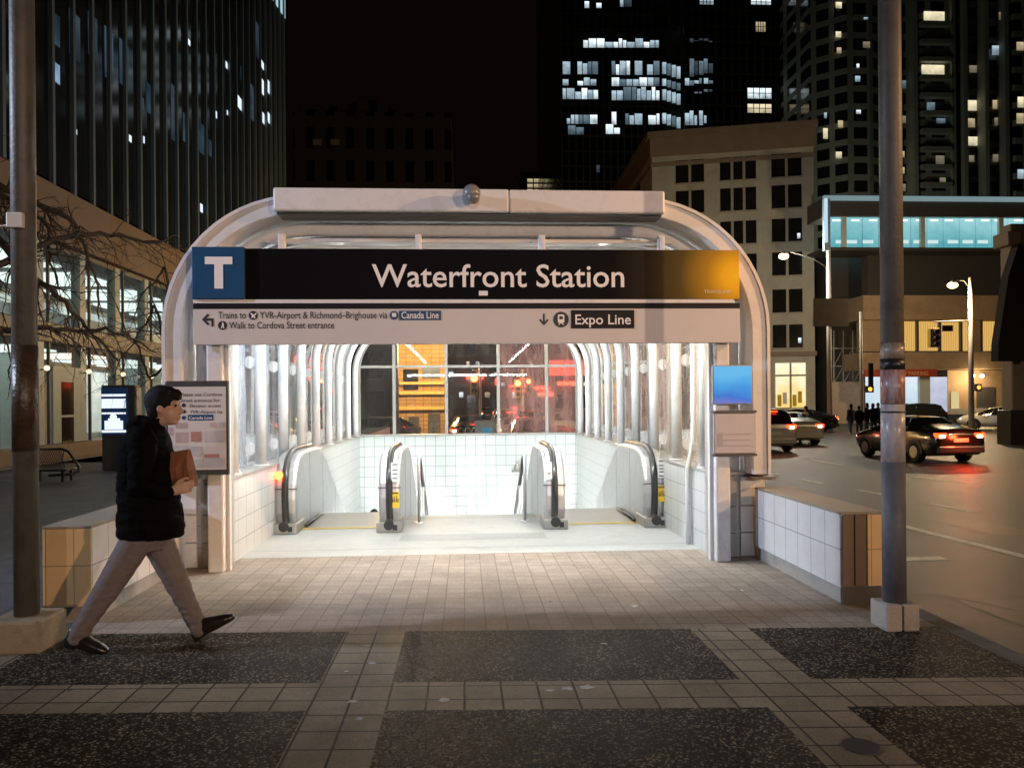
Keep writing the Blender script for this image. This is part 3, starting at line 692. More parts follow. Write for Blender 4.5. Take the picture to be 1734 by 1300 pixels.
yn = 7.34
def board(name, px0, py0, px1, py1, m, label, rails):
    x0, x1, z0, z1 = at(px0,py0,yn).x, at(px1,py0,yn).x, at(px0,py1,yn).z, at(px0,py0,yn).z
    T = thing(name, ((x0+x1)/2,yn,z0), label, 'notice board')
    MB().box(x0,x1,yn+.01,yn+.045,z0,z1).build('frame', M['grey_metal'], T, bevel=.004)
    MB().box(x0+.012,x1-.012,yn,yn+.012,z0+.012,z1-.012).build('panel', m, T)
    if rails:
        MB().box(x0-.008,x1+.008,yn-.008,yn+.05,z1,z1+.022).build('rail', M['dark_metal'], T, bevel=.004); MB().box(x0-.008,x1+.008,yn-.008,yn+.05,z0-.022,z0).build('rail', M['dark_metal'], T, bevel=.004)
    for z in (z0+.08, z1-.08): MB().box((x0+x1)/2-.1,(x0+x1)/2-.06,yn+.045,7.45,z-.02,z+.02).build('bracket', M['grey_metal'], T)
    return T, x0, x1, z0, z1
mm, tt, oo = nt('blue_lit_screen')
e = N(tt, 'ShaderNodeEmission'); tc = N(tt, 'ShaderNodeTexCoord'); n_ = N(tt, 'ShaderNodeTexNoise', i_Scale=1.6, i_Detail=2.0)
sp_ = N(tt, 'ShaderNodeSeparateXYZ'); L(tt, tc.outputs['Generated'], sp_.inputs[0]); L(tt, tc.outputs['Generated'], n_.inputs['Vector']); ma_ = N(tt, 'ShaderNodeMath', operation='MULTIPLY_ADD'); ma_.inputs[1].default_value = .5; L(tt, n_.outputs['Fac'], ma_.inputs[0]); L(tt, sp_.outputs[2], ma_.inputs[2]); r_ = rampnode(tt, ma_.outputs[0], [(.2, (.22,.22,.60)), (.42, (.07,.20,.66)), (.7, (.08,.36,.78)), (1.2, (.15,.52,.88))]); L(tt, r_.outputs[0], e.inputs[0]); e.inputs[1].default_value = .95
L(tt, e.outputs[0], oo.inputs[0])
board('service_screen', 1207,618,1275,685, mm, 'square blue glowing service screen on the right portal post', False)
T, x0, x1, z0, z1 = board('notice_panel', 1209,699,1280,769, mat('lilac_notice_sheet', (.50,.46,.48), .4, var=.08, scale=4), 'pale printed notice panel hung below the blue screen', True)
t = MB()
for k, z in enumerate((.19,.135,.08)): t.box(x0+.10,x1-.05,yn-.003,yn,z0+z,z0+z+.006)
t.box(x0+.03,x0+.085,yn-.003,yn,z0+.08,z0+.20)
t.build('printing', M['grey_metal'], T)

# ---------------------------------------------------------------- near poles
M['pole'] = mat('grey_brown_pole_paint', (.095,.085,.07), .5, var=.18, scale=4, dirt=((.03,.023,.018), 7, .6), bump=.15, bscale=30)
M['pole_blue'] = mat('dark_slate_pole_paint', (.10,.105,.115), .58, var=.18, scale=5, dirt=((.22,.18,.14), 9, .35), bump=.12, bscale=30)
M['block'] = mat('pole_foot_concrete', (.42,.38,.33), .75, var=.12, bump=.3, bscale=60, dirt=((.16,.13,.10), 6, .6))
def paper(name, cols, sc):
    m, t, o = nt(name); p = N(t, 'ShaderNodeBsdfPrincipled'); p.inputs['Roughness'].default_value = .35; p.inputs['Coat Weight'].default_value = .6
    tc = N(t, 'ShaderNodeTexCoord'); mp = N(t, 'ShaderNodeMapping'); mp.inputs['Scale'].default_value = sc; L(t, tc.outputs['Object'], mp.inputs[0])
    n = N(t, 'ShaderNodeTexNoise', i_Scale=1.0, i_Detail=5.0, i_Roughness=.7); L(t, mp.outputs[0], n.inputs['Vector'])
    r = rampnode(t, n.outputs['Fac'], cols); L(t, r.outputs[0], p.inputs['Base Color'])
    b = N(t, 'ShaderNodeBump', i_Strength=.5, i_Distance=.01); L(t, n.outputs['Fac'], b.inputs['Height']); L(t, b.outputs[0], p.inputs['Normal'])
    L(t, p.outputs[0], o.inputs[0]); return m
def pole(x, y, label):
    P = thing('utility_pole', (x,y,0), label, 'pole', 'tall poles at the front of the pavement')
    MB().tube([(x,y,.16),(x,y,4.0),(x,y,10.5)], [.076,.074,.066], 24).build('shaft', M['pole'], P)
    return P
xl_, yl_ = -2.92, 5.29
PL = pole(xl_, yl_, 'tall brown weathered pole on a concrete block behind the walking man')
MB().box(xl_-.175,xl_+.175,yl_-.175,yl_+.175,.0,.215).build('foot_block', mat('ochre_foot_concrete', (.34,.27,.17), .8, var=.15, bump=.3, bscale=60, dirt=((.12,.09,.05), 5, .6)), PL, bevel=.02)
MB().tube([(xl_,yl_,1.30),(xl_,yl_,2.0)], .0785, 24).build('tape_wrap', mat('brown_tape_residue', (.055,.036,.022), .35, var=.35, scale=9, bump=.3, bscale=40), PL)
MB().box(xl_-.05,xl_+.05,yl_-.115,yl_-.07,2.76,2.86).build('bracket_box', M['white_plastic'], PL, bevel=.008)
MB().tube([(xl_-.05,yl_-.09,2.78),(xl_-.09,yl_-.10,2.77),(xl_-.11,yl_-.09,2.79)], .006, 6).build('cable_stub', M['white_plastic'], PL)
MB().tube([(xl_+.06,yl_-.05,1.60),(xl_+.095,yl_-.05,1.57),(xl_+.10,yl_-.05,1.50),(xl_+.075,yl_-.05,1.46)], .012, 8).build('hook', M['trim'], PL)
xr_, yr_ = 2.985, 5.20
PR = pole(xr_, yr_, 'tall slate pole with torn posters on a split block by the kerb')
fb = MB().box(xr_-.118,xr_-.004,yr_-.11,yr_+.11,0,.185).box(xr_+.004,xr_+.118,yr_-.11,yr_+.11,0,.185).build('foot_block', M['block'], PR, bevel=.012)
MB().tube([(xr_,yr_,.17),(xr_,yr_,1.16)], .0775, 24).build('lower_sleeve', M['pole_blue'], PR)
MB().tube([(xr_,yr_,1.16),(xr_,yr_,1.56)], .0785, 24).build('poster', paper('torn_grey_poster', [(.3,(.10,.10,.13)),(.45,(.40,.37,.38)),(.6,(.55,.50,.48)),(.75,(.24,.20,.20))], (9,9,3)), PR)
MB().tube([(xr_,yr_,1.565),(xr_,yr_,1.80)], .079, 24).build('poster', paper('torn_red_poster', [(.3,(.10,.10,.16)),(.46,(.45,.40,.42)),(.56,(.33,.13,.11)),(.75,(.50,.44,.42))], (14,14,2)), PR)
MB().tube([(xr_,yr_,1.80),(xr_,yr_,1.875)], .0795, 24).build('tape_band', M['black_plastic'], PR)
MB().tube([(xr_,yr_,1.50),(xr_,yr_,1.512)], .0815, 24).build('strap', M['black_plastic'], PR)
MB().tube([(xr_,yr_,1.875),(xr_,yr_,1.985)], .0785, 24).build('poster_remnant', paper('brown_poster_remnant', [(.4,(.16,.13,.10)),(.6,(.36,.30,.25))], (10,10,5)), PR)

# ---------------------------------------------------------------- figures
from mathutils import noise as mnoise
def fuse(mb, name, m, parent, voxel, it=4, disp=None):
    me = bpy.data.meshes.new(name); me.from_pydata([tuple(v) for v in mb.v], [], mb.f)
    bm = bmesh.new(); bm.from_mesh(me); bmesh.ops.remove_doubles(bm, verts=bm.verts, dist=1e-5); bmesh.ops.recalc_face_normals(bm, faces=bm.faces); bm.to_mesh(me); bm.free()
    o = bpy.data.objects.new(name, me); COL.objects.link(o)
    r = o.modifiers.new('r', 'REMESH'); r.mode = 'VOXEL'; r.voxel_size = voxel
    s = o.modifiers.new('s', 'SMOOTH'); s.factor = .5; s.iterations = it
    dg = bpy.context.evaluated_depsgraph_get(); new = bpy.data.meshes.new_from_object(o.evaluated_get(dg))
    bpy.data.objects.remove(o); bpy.data.meshes.remove(me)
    off = ORG.get(parent.name, Vector((0,0,0)))
    if disp:
        am, sc_, mode = disp; new.update()
        nn = [v.normal.copy() for v in new.vertices]
        for v, q in zip(new.vertices, nn):
            p = Vector((v.co.x*sc_[0], v.co.y*sc_[1], v.co.z*sc_[2])); f = mnoise.fractal(p, 1.0, 2.0, 3)
            if mode == 'ridge': f = .35-abs(f)*1.6
            if mode == 'hem': f = (.35-abs(f)*1.6)*max(.25, min(1.0, 1.25-v.co.z*1.5))
            v.co += q*f*am
    new.transform(Matrix.Translation(-off)); new.name = name
    new.polygons.foreach_set('use_smooth', [True]*len(new.polygons)); new.materials.clear(); new.materials.append(m)
    o = bpy.data.objects.new(name, new); COL.objects.link(o); o.parent = parent; ORG[o.name] = off
    return o
def loft(mb, rings, n=18):
    """rings: (centre, half-width vector, half-depth vector)"""
    vs = []
    for c, a, b in rings:
        c, a, b = Vector(c), Vector(a), Vector(b)
        vs += [c+a*math.cos(2*PI*k/n)+b*math.sin(2*PI*k/n) for k in range(n)]
    m = len(rings)
    fs = [(i*n+k, i*n+(k+1) % n, (i+1)*n+(k+1) % n, (i+1)*n+k) for i in range(m-1) for k in range(n)]
    fs += [tuple(range(n))[::-1], tuple(range((m-1)*n, m*n))]
    return mb.add(vs, fs, True)
def limb(mb, pts, rs, n=14):
    mb.tube(pts, rs, n)
    for p, r in zip(pts, rs): mb.sphere(p, r*.985, 12, 8)
    return mb
M['skin'] = mat('skin', (.46,.28,.19), .5, var=.06)
M['hair'] = mat('black_hair', (.007,.006,.0055), .7, spec=.2, var=.4, scale=60, bump=.4, bscale=120)
M['coat'] = mat('black_padded_coat', (.0045,.0042,.0042), .85, var=.3, scale=14, bump=.2, bscale=9, spec=.03)
M['trousers'] = mat('grey_wool_trousers', (.17,.14,.13), .85, var=.12, scale=18, bump=.15, bscale=30)
M['shoe'] = mat('black_leather_shoe', (.018,.014,.012), .28, var=.2)
yM, yN, yFa = 5.22, 5.12, 5.33
def pp(x, y, Y=yM): return at(x, y, Y)
PE = thing('person', (-2.1, 5.22, 0), 'man striding right in black padded coat and grey trousers carrying a brown paper bag', 'person')
# body: head, neck, trunk, arms, hands and legs as one surface
bd = MB()
hc = pp(279,689)
bd.sphere(hc+Vector((-.008,0,.018)), .1, 18, 12, (.98,.76,1.10)).sphere(hc+Vector((.035,0,-.045)), .07, 14, 10, (.86,.82,1.1))
bd.sphere(hc+Vector((.062,0,-.098)), .028, 10, 8, (1,1.1,.8))                      # chin
bd.tube([hc+Vector((.086,0,.022)), hc+Vector((.104,0,-.022)), hc+Vector((.116,0,-.036))], [.008,.014,.017], 8)   # nose
bd.sphere(hc+Vector((.101,0,-.037)), .019, 10, 7, (1,1.2,.7))
bd.sphere(hc+Vector((.088,0,-.066)), .019, 10, 6, (.9,1.5,.55)).sphere(hc+Vector((.085,0,-.078)), .018, 10, 6, (.9,1.3,.6))   # lips
for s in (-1,1):
    bd.sphere(hc+Vector((.074,s*.032,.030)), .022, 10, 6, (.9,1.3,.5))             # brow
    bd.sphere(hc+Vector((-.004,s*.079,-.012)), .031, 10, 8, (.62,.28,1.0))        # ear
limb(bd, [pp(258,728), pp(266,712), hc+Vector((.0,0,-.075))], [.05,.050,.052])
loft(bd, [(pp(250,900),(.13,0,0),(0,.15,0)),(pp(250,840),(.115,0,0),(0,.14,0)),(pp(249,780),(.12,0,0),(0,.17,0)),(pp(250,745),(.10,0,0),(0,.18,0)),(pp(255,726),(.06,0,0),(0,.09,0))])
limb(bd, [pp(244,748,4.99), pp(238,820,4.96), pp(282,832,5.03)], [.055,.045,.032]); limb(bd, [pp(246,748,5.45), pp(260,822,5.47), pp(300,812,5.36)], [.055,.045,.032])
limb(bd, [pp(236,905,yN), pp(180,998,yN), pp(128,1080,yN)], [.08,.055,.028]); limb(bd, [pp(263,905,yFa), pp(303,990,yFa), pp(338,1066,yFa)], [.08,.055,.028])
def hand(mb, wrist, d, up, side):
    """palm and five bent fingers; d=pointing, up=back of the hand, side=towards the thumb"""
    d, up, side = Vector(d).normalized(), Vector(up).normalized(), Vector(side).normalized()
    loft(mb, [(wrist, side*.026, up*.020), (wrist+d*.04, side*.040, up*.017), (wrist+d*.085, side*.041, up*.014), (wrist+d*.095, side*.038, up*.010)], 14)
    for i, ln in enumerate((.068,.076,.071,.055)):
        o = wrist+d*.088+side*(.030-.0205*i)
        p1 = o+d*ln*.42; p2 = p1+(d*.55-up*.83)*ln*.36; p3 = p2+(-d*.25-up*.97)*ln*.28
        mb.tube([o-d*.015, o, p1, p2, p3], [.0095,.0095,.009,.0082,.007], 8); mb.sphere(p3, .007, 8, 6)
    o = wrist+d*.03+side*.034
    mb.tube([o-side*.01, o+side*.018+d*.022-up*.006, o+side*.026+d*.052-up*.022, o+side*.018+d*.076-up*.034], [.013,.0115,.0098,.008], 8)
hand(bd, pp(288,831,5.04), (.9,.25,.22), (0,-1,.15), (0,.1,1))
hand(bd, pp(302,812,5.36), (.9,-.3,-.1), (0,1,.1), (0,.1,1))
fuse(bd, 'body', M['skin'], PE, .0065, 3)
for s in (-1,1): MB().sphere(hc+Vector((.0815,s*.031,.008)), .0095, 8, 6).build('eye', M['black_plastic'], PE)
hr = MB()
hr.sphere(hc+Vector((-.022,0,.040)), .112, 18, 12, (.98,.80,.96)).sphere(hc+Vector((-.055,0,-.015)), .075, 14, 10, (.8,1.05,1.1)).sphere(hc+Vector((.050,0,.085)), .06, 12, 8, (1.0,1.1,.62)).sphere(hc+Vector((.082,0,.068)), .03, 10, 8, (.9,1.9,.8)).sphere(hc+Vector((.0,0,.105)), .06, 12, 8, (1.2,1,.6))
fuse(hr, 'hair', M['hair'], PE, .006, 3, (.003, (26,50,14), 'n'))
co = MB(); px = .0039
loft(co, [(pp(255,907),(.202,0,-.01),(0,.215,0)),(pp(256,895),(.208,0,-.01),(0,.22,0)),(pp(254,860),(.196,0,0),(0,.225,0)),(pp(250,815),(.178,0,0),(0,.222,0)),(pp(248,775),(.163,0,0),(0,.225,0)),(pp(248,748),(.142,0,0),(0,.225,0)),(pp(249,732),(.115,0,0),(0,.18,0)),(pp(254,718),(.085,0,0),(0,.10,0)),(pp(261,706),(.072,0,-.01),(0,.085,0))], 24)
co.sphere(pp(236,722), .085, 14, 10, (1.05,1.35,.75)).sphere(pp(243,712), .055, 12, 8, (1.0,1.6,.8))       # hood lying on the back
limb(co, [pp(243,745,5.0), pp(236,822,4.965), pp(281,833,5.03)], [.088,.078,.055]); limb(co, [pp(246,745,5.44), pp(258,822,5.47), pp(297,813,5.37)], [.088,.078,.055])
fuse(co, 'coat', M['coat'], PE, .010, 4, (.010, (6,6,15), 'ridge'))
tr_ = MB()
loft(tr_, [(pp(250,880),(.14,0,0),(0,.165,0)),(pp(250,915),(.135,0,0),(0,.16,0)),(pp(250,930),(.10,0,0),(0,.13,0))])
limb(tr_, [pp(238,905,yN+.02), pp(182,997,yN), pp(150,1045,yN), pp(131,1078,yN)], [.106,.082,.066,.060]); limb(tr_, [pp(262,905,yFa-.02), pp(302,990,yFa), pp(322,1032,yFa), pp(337,1064,yFa)], [.106,.080,.064,.058])
fuse(tr_, 'trousers', M['trousers'], PE, .009, 4, (.008, (9,9,17), 'hem'))
def shoe(heel, toe, up):
    h, t_ = Vector(heel), Vector(toe); d = (t_-h).normalized(); up = Vector(up).normalized(); sd = d.cross(up).normalized(); ln = (t_-h).length
    mb = MB()
    loft(mb, [(h+up*.035-d*.01, sd*.028, up*.032),(h+d*.03+up*.055, sd*.040, up*.054),(h+d*ln*.35+up*.058, sd*.042, up*.058),(h+d*ln*.6+up*.045, sd*.047, up*.046),(h+d*ln*.85+up*.034, sd*.043, up*.034),(h+d*ln+up*.024, sd*.022, up*.02)], 16)
    mb.obox(h+d*.03+up*.008, (.06,.062,.02), Matrix((d, sd, up)).transposed())
    limb(mb, [h+d*.05+up*.06, h+d*.045+up*.105], [.043,.041])
    return mb
fuse(shoe(pp(112,1098,yN)+Vector((0,0,.012)), pp(184,1110,yN)+Vector((0,0,.002)), (.08,0,1)), 'shoe', M['shoe'], PE, .008, 2)
fuse(shoe(pp(332,1084,yFa), pp(399,1048,yFa), (-.42,0,1)), 'shoe', M['shoe'], PE, .008, 2)
BG = thing('paper_bag', tuple(pp(312,828,5.2)), 'brown paper bag held against the chest of the walking man', 'bag')
b0 = pp(314,826,5.2); m3 = Euler((0,rad(-8),rad(-12))).to_matrix()
g = MB()
prof_ = [(0,.066,.048),(.07,.066,.050),(.14,.064,.045),(.21,.062,.030),(.25,.064,.010)]
vs = []
for h, a_, d_ in prof_:
    for sx, sy in ((-1,-1),(-.3,-1.05),(.3,-.95),(1,-1),(1,1),(-1,1)): vs.append(b0+m3@Vector((sx*a_+random.uniform(-.004,.004), sy*d_+random.uniform(-.004,.004), h)))
fs = [(i*6+k, i*6+(k+1) % 6, (i+1)*6+(k+1) % 6, (i+1)*6+k) for i in range(4) for k in range(6)]+[tuple(range(6))[::-1], tuple(range(24,30))]
g.add(vs, fs); g.build('bag_body', mat('kraft_paper', (.24,.085,.032), .7, var=.25, scale=14, bump=.5, bscale=22), BG, bevel=.004)

def small_person(loc, rz, coat, legs, label, group=None, h=1.7, name='person', st=.10, hairc=None):
    k = h/1.75; T = thing(name, loc, label, 'person', group)
    o = Vector(loc); R = Matrix.Rotation(rz, 3, 'Z'); v = lambda x, y, z: o+R@Vector((x*k, y*k, z*k))
    ax = lambda x: R@Vector((x*k,0,0)); ay = lambda y: R@Vector((0,y*k,0))
    b = MB(); b.sphere(v(0,.01,1.63), .1*k, 12, 9, (.8,.95,1.2)); b.sphere(v(0,.10,1.61), .02*k, 8, 6); limb(b, [v(0,0,1.40), v(0,0,1.55)], [.06*k,.05*k])
    loft(b, [(v(0,0,.9), ax(.14), ay(.1)), (v(0,0,1.2), ax(.15), ay(.1)), (v(0,0,1.42), ax(.16), ay(.09))])
    for s in (-1,1):
        limb(b, [v(s*.2,0,1.38), v(s*.24,-.02,1.1), v(s*.23,.08,.86)], [.05*k,.042*k,.032*k]); limb(b, [v(s*.23,.08,.86), v(s*.23,.12,.77)], [.035*k,.025*k])
        limb(b, [v(s*.09,0,.9), v(s*.10,s*st*.5+.03,.48), v(s*.11,s*st,.08)], [.085*k,.06*k,.045*k]); limb(b, [v(s*.11,s*st-.05,.045), v(s*.12,s*st+.14,.035)], [.045*k,.035*k])
    fuse(b, 'body', M['skin'], T, .02, 2)
    c = MB(); loft(c, [(v(0,0,.72), ax(.20), ay(.15)), (v(0,0,1.0), ax(.20), ay(.15)), (v(0,0,1.3), ax(.215), ay(.14)), (v(0,0,1.43), ax(.19), ay(.11)), (v(0,0,1.5), ax(.08), ay(.08))])
    for s in (-1,1): limb(c, [v(s*.205,0,1.38), v(s*.25,-.02,1.1), v(s*.235,.07,.88)], [.075*k,.065*k,.05*k])
    fuse(c, 'coat', coat, T, .022, 3)
    tq = MB()
    for s in (-1,1): limb(tq, [v(s*.09,0,.9), v(s*.10,s*st*.5+.03,.48), v(s*.11,s*st,.11)], [.105*k,.08*k,.065*k])
    fuse(tq, 'trousers', legs, T, .022, 2)
    hh = MB(); hh.sphere(v(0,-.02,1.66), .113*k, 12, 9, (.85,.95,1.12)); hh.sphere(v(0,-.06,1.56), .08*k, 10, 8, (1,.7,1.3)); fuse(hh, 'hair', hairc or M['hair'], T, .022, 2)
    return T
gz = -.45
M['dark_jean'] = mat('dark_trousers', (.025,.025,.03), .8); M['blue_jean'] = mat('blue_jeans', (.05,.09,.20), .8); M['white_shirt'] = mat('pale_jacket', (.55,.53,.50), .8)
M['teal_coat'] = mat('dark_teal_coat', (.02,.035,.045), .8)
grp = 'pedestrians waiting at the far corner'
for px_, Yp, c_, l_, rz, lab in ((1441,43.0,'teal_coat','blue_jean',.4,'pedestrian in blue jeans at the far corner, nearest the pale lamp column'),
                         (1455,43.6,'coat','dark_jean',-.5,'pedestrian in a dark coat standing just behind the one in blue jeans'),
                         (1468,44.4,'coat','dark_jean',.9,'short pedestrian in black in the middle of the waiting group'),
                         (1479,43.4,'coat','dark_jean',-1.2,'tall pedestrian in a long black coat beside the poster pole'),
                         (1487,44.6,'teal_coat','dark_jean',2.2,'pedestrian half hidden by the poster pole at the far corner')):
    x_ = at(px_, 735, Yp).x; small_person((x_,Yp,gz), rz, M[c_], M[l_], lab, grp, h=random.uniform(1.62,1.8))
small_person((at(1364,720,34.5).x,34.5,gz), 1.5, M['white_shirt'], M['dark_jean'], 'pedestrian in a pale jacket walking behind the silver cars', h=1.72, st=.22)
small_person((-1.86,15.7,-2.27), 0.0, M['coat'], M['dark_jean'], 'rider going down the left escalator with only the black hair showing', h=1.70)
# ---------------------------------------------------------------- office tower on the left
def pane_emit(name, c1, c2, st, sc=2.0):
    m, t, o = nt(name); m.cycles.emission_sampling = 'AUTO' if 'backlit' in name else 'NONE'; e = N(t, 'ShaderNodeEmission'); tc = N(t, 'ShaderNodeTexCoord'); n = N(t, 'ShaderNodeTexNoise', i_Scale=sc, i_Detail=4.0, i_Roughness=.65)
    L(t, tc.outputs['Object'], n.inputs['Vector']); sp = N(t, 'ShaderNodeSeparateXYZ'); L(t, tc.outputs['Generated'], sp.inputs[0]); ma = N(t, 'ShaderNodeMath', operation='MULTIPLY_ADD'); ma.inputs[1].default_value = .45; L(t, sp.outputs[2], ma.inputs[0]); L(t, n.outputs['Fac'], ma.inputs[2]); r = rampnode(t, ma.outputs[0], [(.45, c1), (.98, c2)]); L(t, r.outputs[0], e.inputs[0]); e.inputs[1].default_value = st
    L(t, e.outputs[0], o.inputs[0]); return m
M['tower_dark'] = mat('dark_tower_glass', (.012,.014,.016), .08, var=.3, scale=.4)
M['fin'] = mat('pale_blue_fin', (.08,.12,.15), .45, var=.15, scale=.5)
M['fascia'] = mat('brown_stone_fascia', (.16,.10,.06), .7, var=.14, scale=1.2, bump=.15, bscale=14)
M['slab_edge'] = mat('dark_slab_edge', (.09,.09,.095), .5, var=.2, scale=2)
M['lobby_col'] = mat('pale_lobby_column', (.36,.42,.40), .5, var=.08)
M['lobby_wall'] = mat('lobby_wall', (.60,.63,.59), .6, var=.45, scale=.7)
M['lobby_wood'] = mat('lobby_wood_panel', (.32,.20,.10), .5, var=.3, scale=1.5)
M['lobby_glass'] = thinglass('lobby_glass', dirt=.01, gl=.8)
FX = -12.0
T = thing('office_tower', (FX,33,0), 'dark glass office tower with pale vertical fins over a brown banded lit lobby', 'tower')
MB().box(-45,FX-.06,9,52.7,8.2,90).build('tower_glass', M['tower_dark'], T)
for i in range(36):
    y = 9.8+i*1.22; MB().box(FX-.06,FX+.07,y-.07,y+.07,7.95,90).build('fin', M['fin'], T)
MB().box(-45,FX+.30,8,53,6.35,7.95).build('fascia', M['fascia'], T, bevel=.03)
MB().box(-45,FX+.02,8,53,6.2,6.36).build('soffit', M['slab_edge'], T)
MB().box(-45,FX+.12,8,53,3.42,4.0).build('mezzanine_slab', M['slab_edge'], T, bevel=.03)
MB().box(-45,FX+.5,8,53,.002,.05).build('plinth', M['concrete'], T)
MB().box(-18.2,-18,8,53,.05,6.2).build('lobby_back_wall', M['lobby_wall'], T)
MB().box(-18,FX-.05,52.6,52.8,.05,6.2).build('lobby_end_wall', M['lobby_wall'], T)
for y, w_, x_ in ((21,2.2,-16.4),(26.2,1.6,-15.2),(31,3.2,-16.8),(38,2.5,-16.0),(45,4,-16.4)):
    MB().box(x_-.6,x_+.4,y,y+w_,.05,3.4).build('lobby_core', M['lobby_wood'] if int(y) % 2 else M['lobby_col'], T)
MB().box(-17.9,-14.5,20,50,4.0,4.9).build('mezzanine_balustrade', M['lobby_wall'], T)
lm = emit('lobby_ceiling_panel', (.86,1,.94), 1.35); lm2 = emit('lobby_warm_panel', (1,.92,.78), 1.5)
for i in range(9):
    y = 15+i*4.1
    MB().box(-16.8,-13.2,y,y+2.9,6.13,6.18).build('ceiling_light', lm, T)
    MB().box(-16.6,-13.4,y+.2,y+2.9,3.36,3.41).build('ceiling_light', lm if i % 3 else lm2, T)
gl = MB().quad((FX-.02,8,.05),(FX-.02,53,.05),(FX-.02,53,6.2),(FX-.02,8,6.2)); gl.build('lobby_glass', M['lobby_glass'], T)
bp_ = [pane_emit('backlit_fill_%d' % k, mul((.74,.86,.80), f*.5), mul((.80,.88,.82), f), 1.6, .5) for k, f in enumerate((.75,.55,.36))]  # added glowing panels that brighten the lobby interior
for i in range(15):
    y = 12+i*2.6
    MB().box(-17.98,-17.9,y,y+2.35,4.95,6.0).build('lobby_fill_panel', bp_[i % 3], T); MB().box(-17.98,-17.9,y,y+2.35,.3,3.2).build('lobby_fill_panel', bp_[(i*2+1) % 3], T)
for i in range(14):
    y = 20.0+i*2.42
    c = MB().box(FX-.22,FX+.06,y-.17,y+.17,.05,6.3).build('lobby_column', M['lobby_col'], T)
    MB().box(FX+.0,FX+.08,y+.4,y+.46,.05,6.3).build('glazing_mullion', M['slab_edge'], T)
    MB().sphere((FX+.22,y,2.66),.075).build('sconce_globe', emit('warm_globe', (1,.74,.42), 2.2) if i == 0 else bpy.data.materials['warm_globe'], c)
    MB().box(FX+.06,FX+.22,y-.02,y+.02,2.6,2.64).build('sconce_arm', M['dark_metal'], c)
MB().box(FX+.0,FX+.09,23.0,24.6,.05,2.75).build('door', M['lobby_col'], T)
d = [o for o in bpy.data.objects if o.name.startswith('door')][0]
for z0, z1 in ((.35,1.25),(1.32,2.3)): MB().box(FX+.09,FX+.1,23.45,24.15,z0,z1).build('door_pane', M['tower_dark'], d)
MB().box(FX+.1,FX+.55,19,25.2,.05,.50).build('window_bench', mat('brown_ledge', (.20,.13,.08), .6, var=.2), T, bevel=.02)
MB().box(-12.4,-10.9,17.2,18.4,0,6.4).build('corner_pillar', M['fascia'], T, bevel=.05)
wl = emit('tower_window_cool', (.45,.68,1.0), .55, var=.5, scale=1); wl2 = emit('tower_window_spot', (.75,.88,1.0), 1.2)
wl3 = emit('tower_glass_reflection', (.30,.50,.70), .085, var=.8, scale=.6)  # bluish reflections in the glass imitated by a faint glow
def on_facade(px, py):
    r = at(px, py, 1.0); d_ = r-Vector((0,0,1.6)); k = FX/d_.x; return Vector((FX, d_.y*k, 1.6+d_.z*k))
for x0, y0, x1, y1, m_ in ((88,30,104,68,wl3),(120,32,138,92,wl3),(152,34,167,92,wl3),(180,58,194,130,wl3),(88,112,104,132,wl),(236,168,246,178,wl3),(250,150,262,188,wl3),(292,150,300,235,wl3),(312,200,322,238,wl3),(338,215,348,255,wl3),(355,240,360,262,wl3),(205,80,220,140,wl3),
                           (213,232,216,240,wl2),(221,231,225,239,wl2),(245,232,247,242,wl2),(320,70,324,74,wl2),(384,109,388,114,wl2),(444,108,448,113,wl2),(445,138,448,146,wl2),(455,140,458,146,wl2),(445,150,448,158,wl2),(455,150,458,156,wl2),(446,194,449,207,wl2),(455,194,458,206,wl2),(341,347,345,358,wl2),(404,174,414,180,wl2),(128,220,133,225,wl2),(400,215,403,224,wl),(366,190,369,198,wl2),(386,190,389,194,wl2),
                           (430,45,440,85,wl3),(409,118,413,135,wl3),(426,150,432,200,wl3)):
    a_, b_ = on_facade(x0, y1), on_facade(x1, y0)
    MB().quad((FX-.045,a_.y,a_.z),(FX-.045,b_.y,a_.z),(FX-.045,b_.y,b_.z),(FX-.045,a_.y,b_.z)).build('lit_window', m_, T)  # the dim panes stand in for reflections in the tower glass
a_ = on_facade(455,0); b_ = on_facade(484,0)
MB().add([(FX-.04,a_.y,on_facade(455,-20).z),(FX-.04,b_.y,on_facade(484,-20).z),(FX-.04,b_.y,on_facade(484,32).z),(FX-.04,a_.y,on_facade(460,-2).z)], [(0,1,2,3)]).build('lit_window', emit('bright_blue_window', (.55,.85,.95), .7), T)

# kiosk, bench
K = thing('information_kiosk', (-8.5,19.4,0), 'dark street kiosk with a glowing blue screen by the lobby', 'kiosk')
kx0, kx1 = at(172,700,19.4).x, at(229,700,19.4).x; kz = at(200,652,19.4).z
MB().box(kx0,kx1,19.4,19.75,0,kz).build('cabinet', M['dark_metal'], K, bevel=.02)
sx0, sx1, sz0, sz1 = at(171,700,19.38).x+.01, at(217,700,19.38).x, at(200,736,19.38).z, at(200,656,19.38).z
sc = MB().box(sx0,sx1,19.37,19.395,sz0,sz1).build('screen', emit('navy_screen', (.007,.018,.05), 1.0), K)
t = MB()
def kb(x0, y0, x1, y1): t.box(at(x0,700,19.36).x,at(x1,700,19.36).x,19.355,19.365,at(200,y1,19.36).z,at(200,y0,19.36).z)
kb(172,667,213,671); kb(172,675,213,691); kb(172,698,213,701); kb(177,712,208,727); kb(172,728,213,732); kb(183,708,203,713)
t.disc((at(192,706,19.36).x,19.36,at(192,706,19.36).z),.085)
t.build('screen_graphics', emit('pale_screen_graphics', (.80,.88,1), 1.15), sc)
MB().box(kx1-.01,kx1+.03,19.42,19.7,.1,kz-.05).build('side_trim', M['grey_metal'], K)
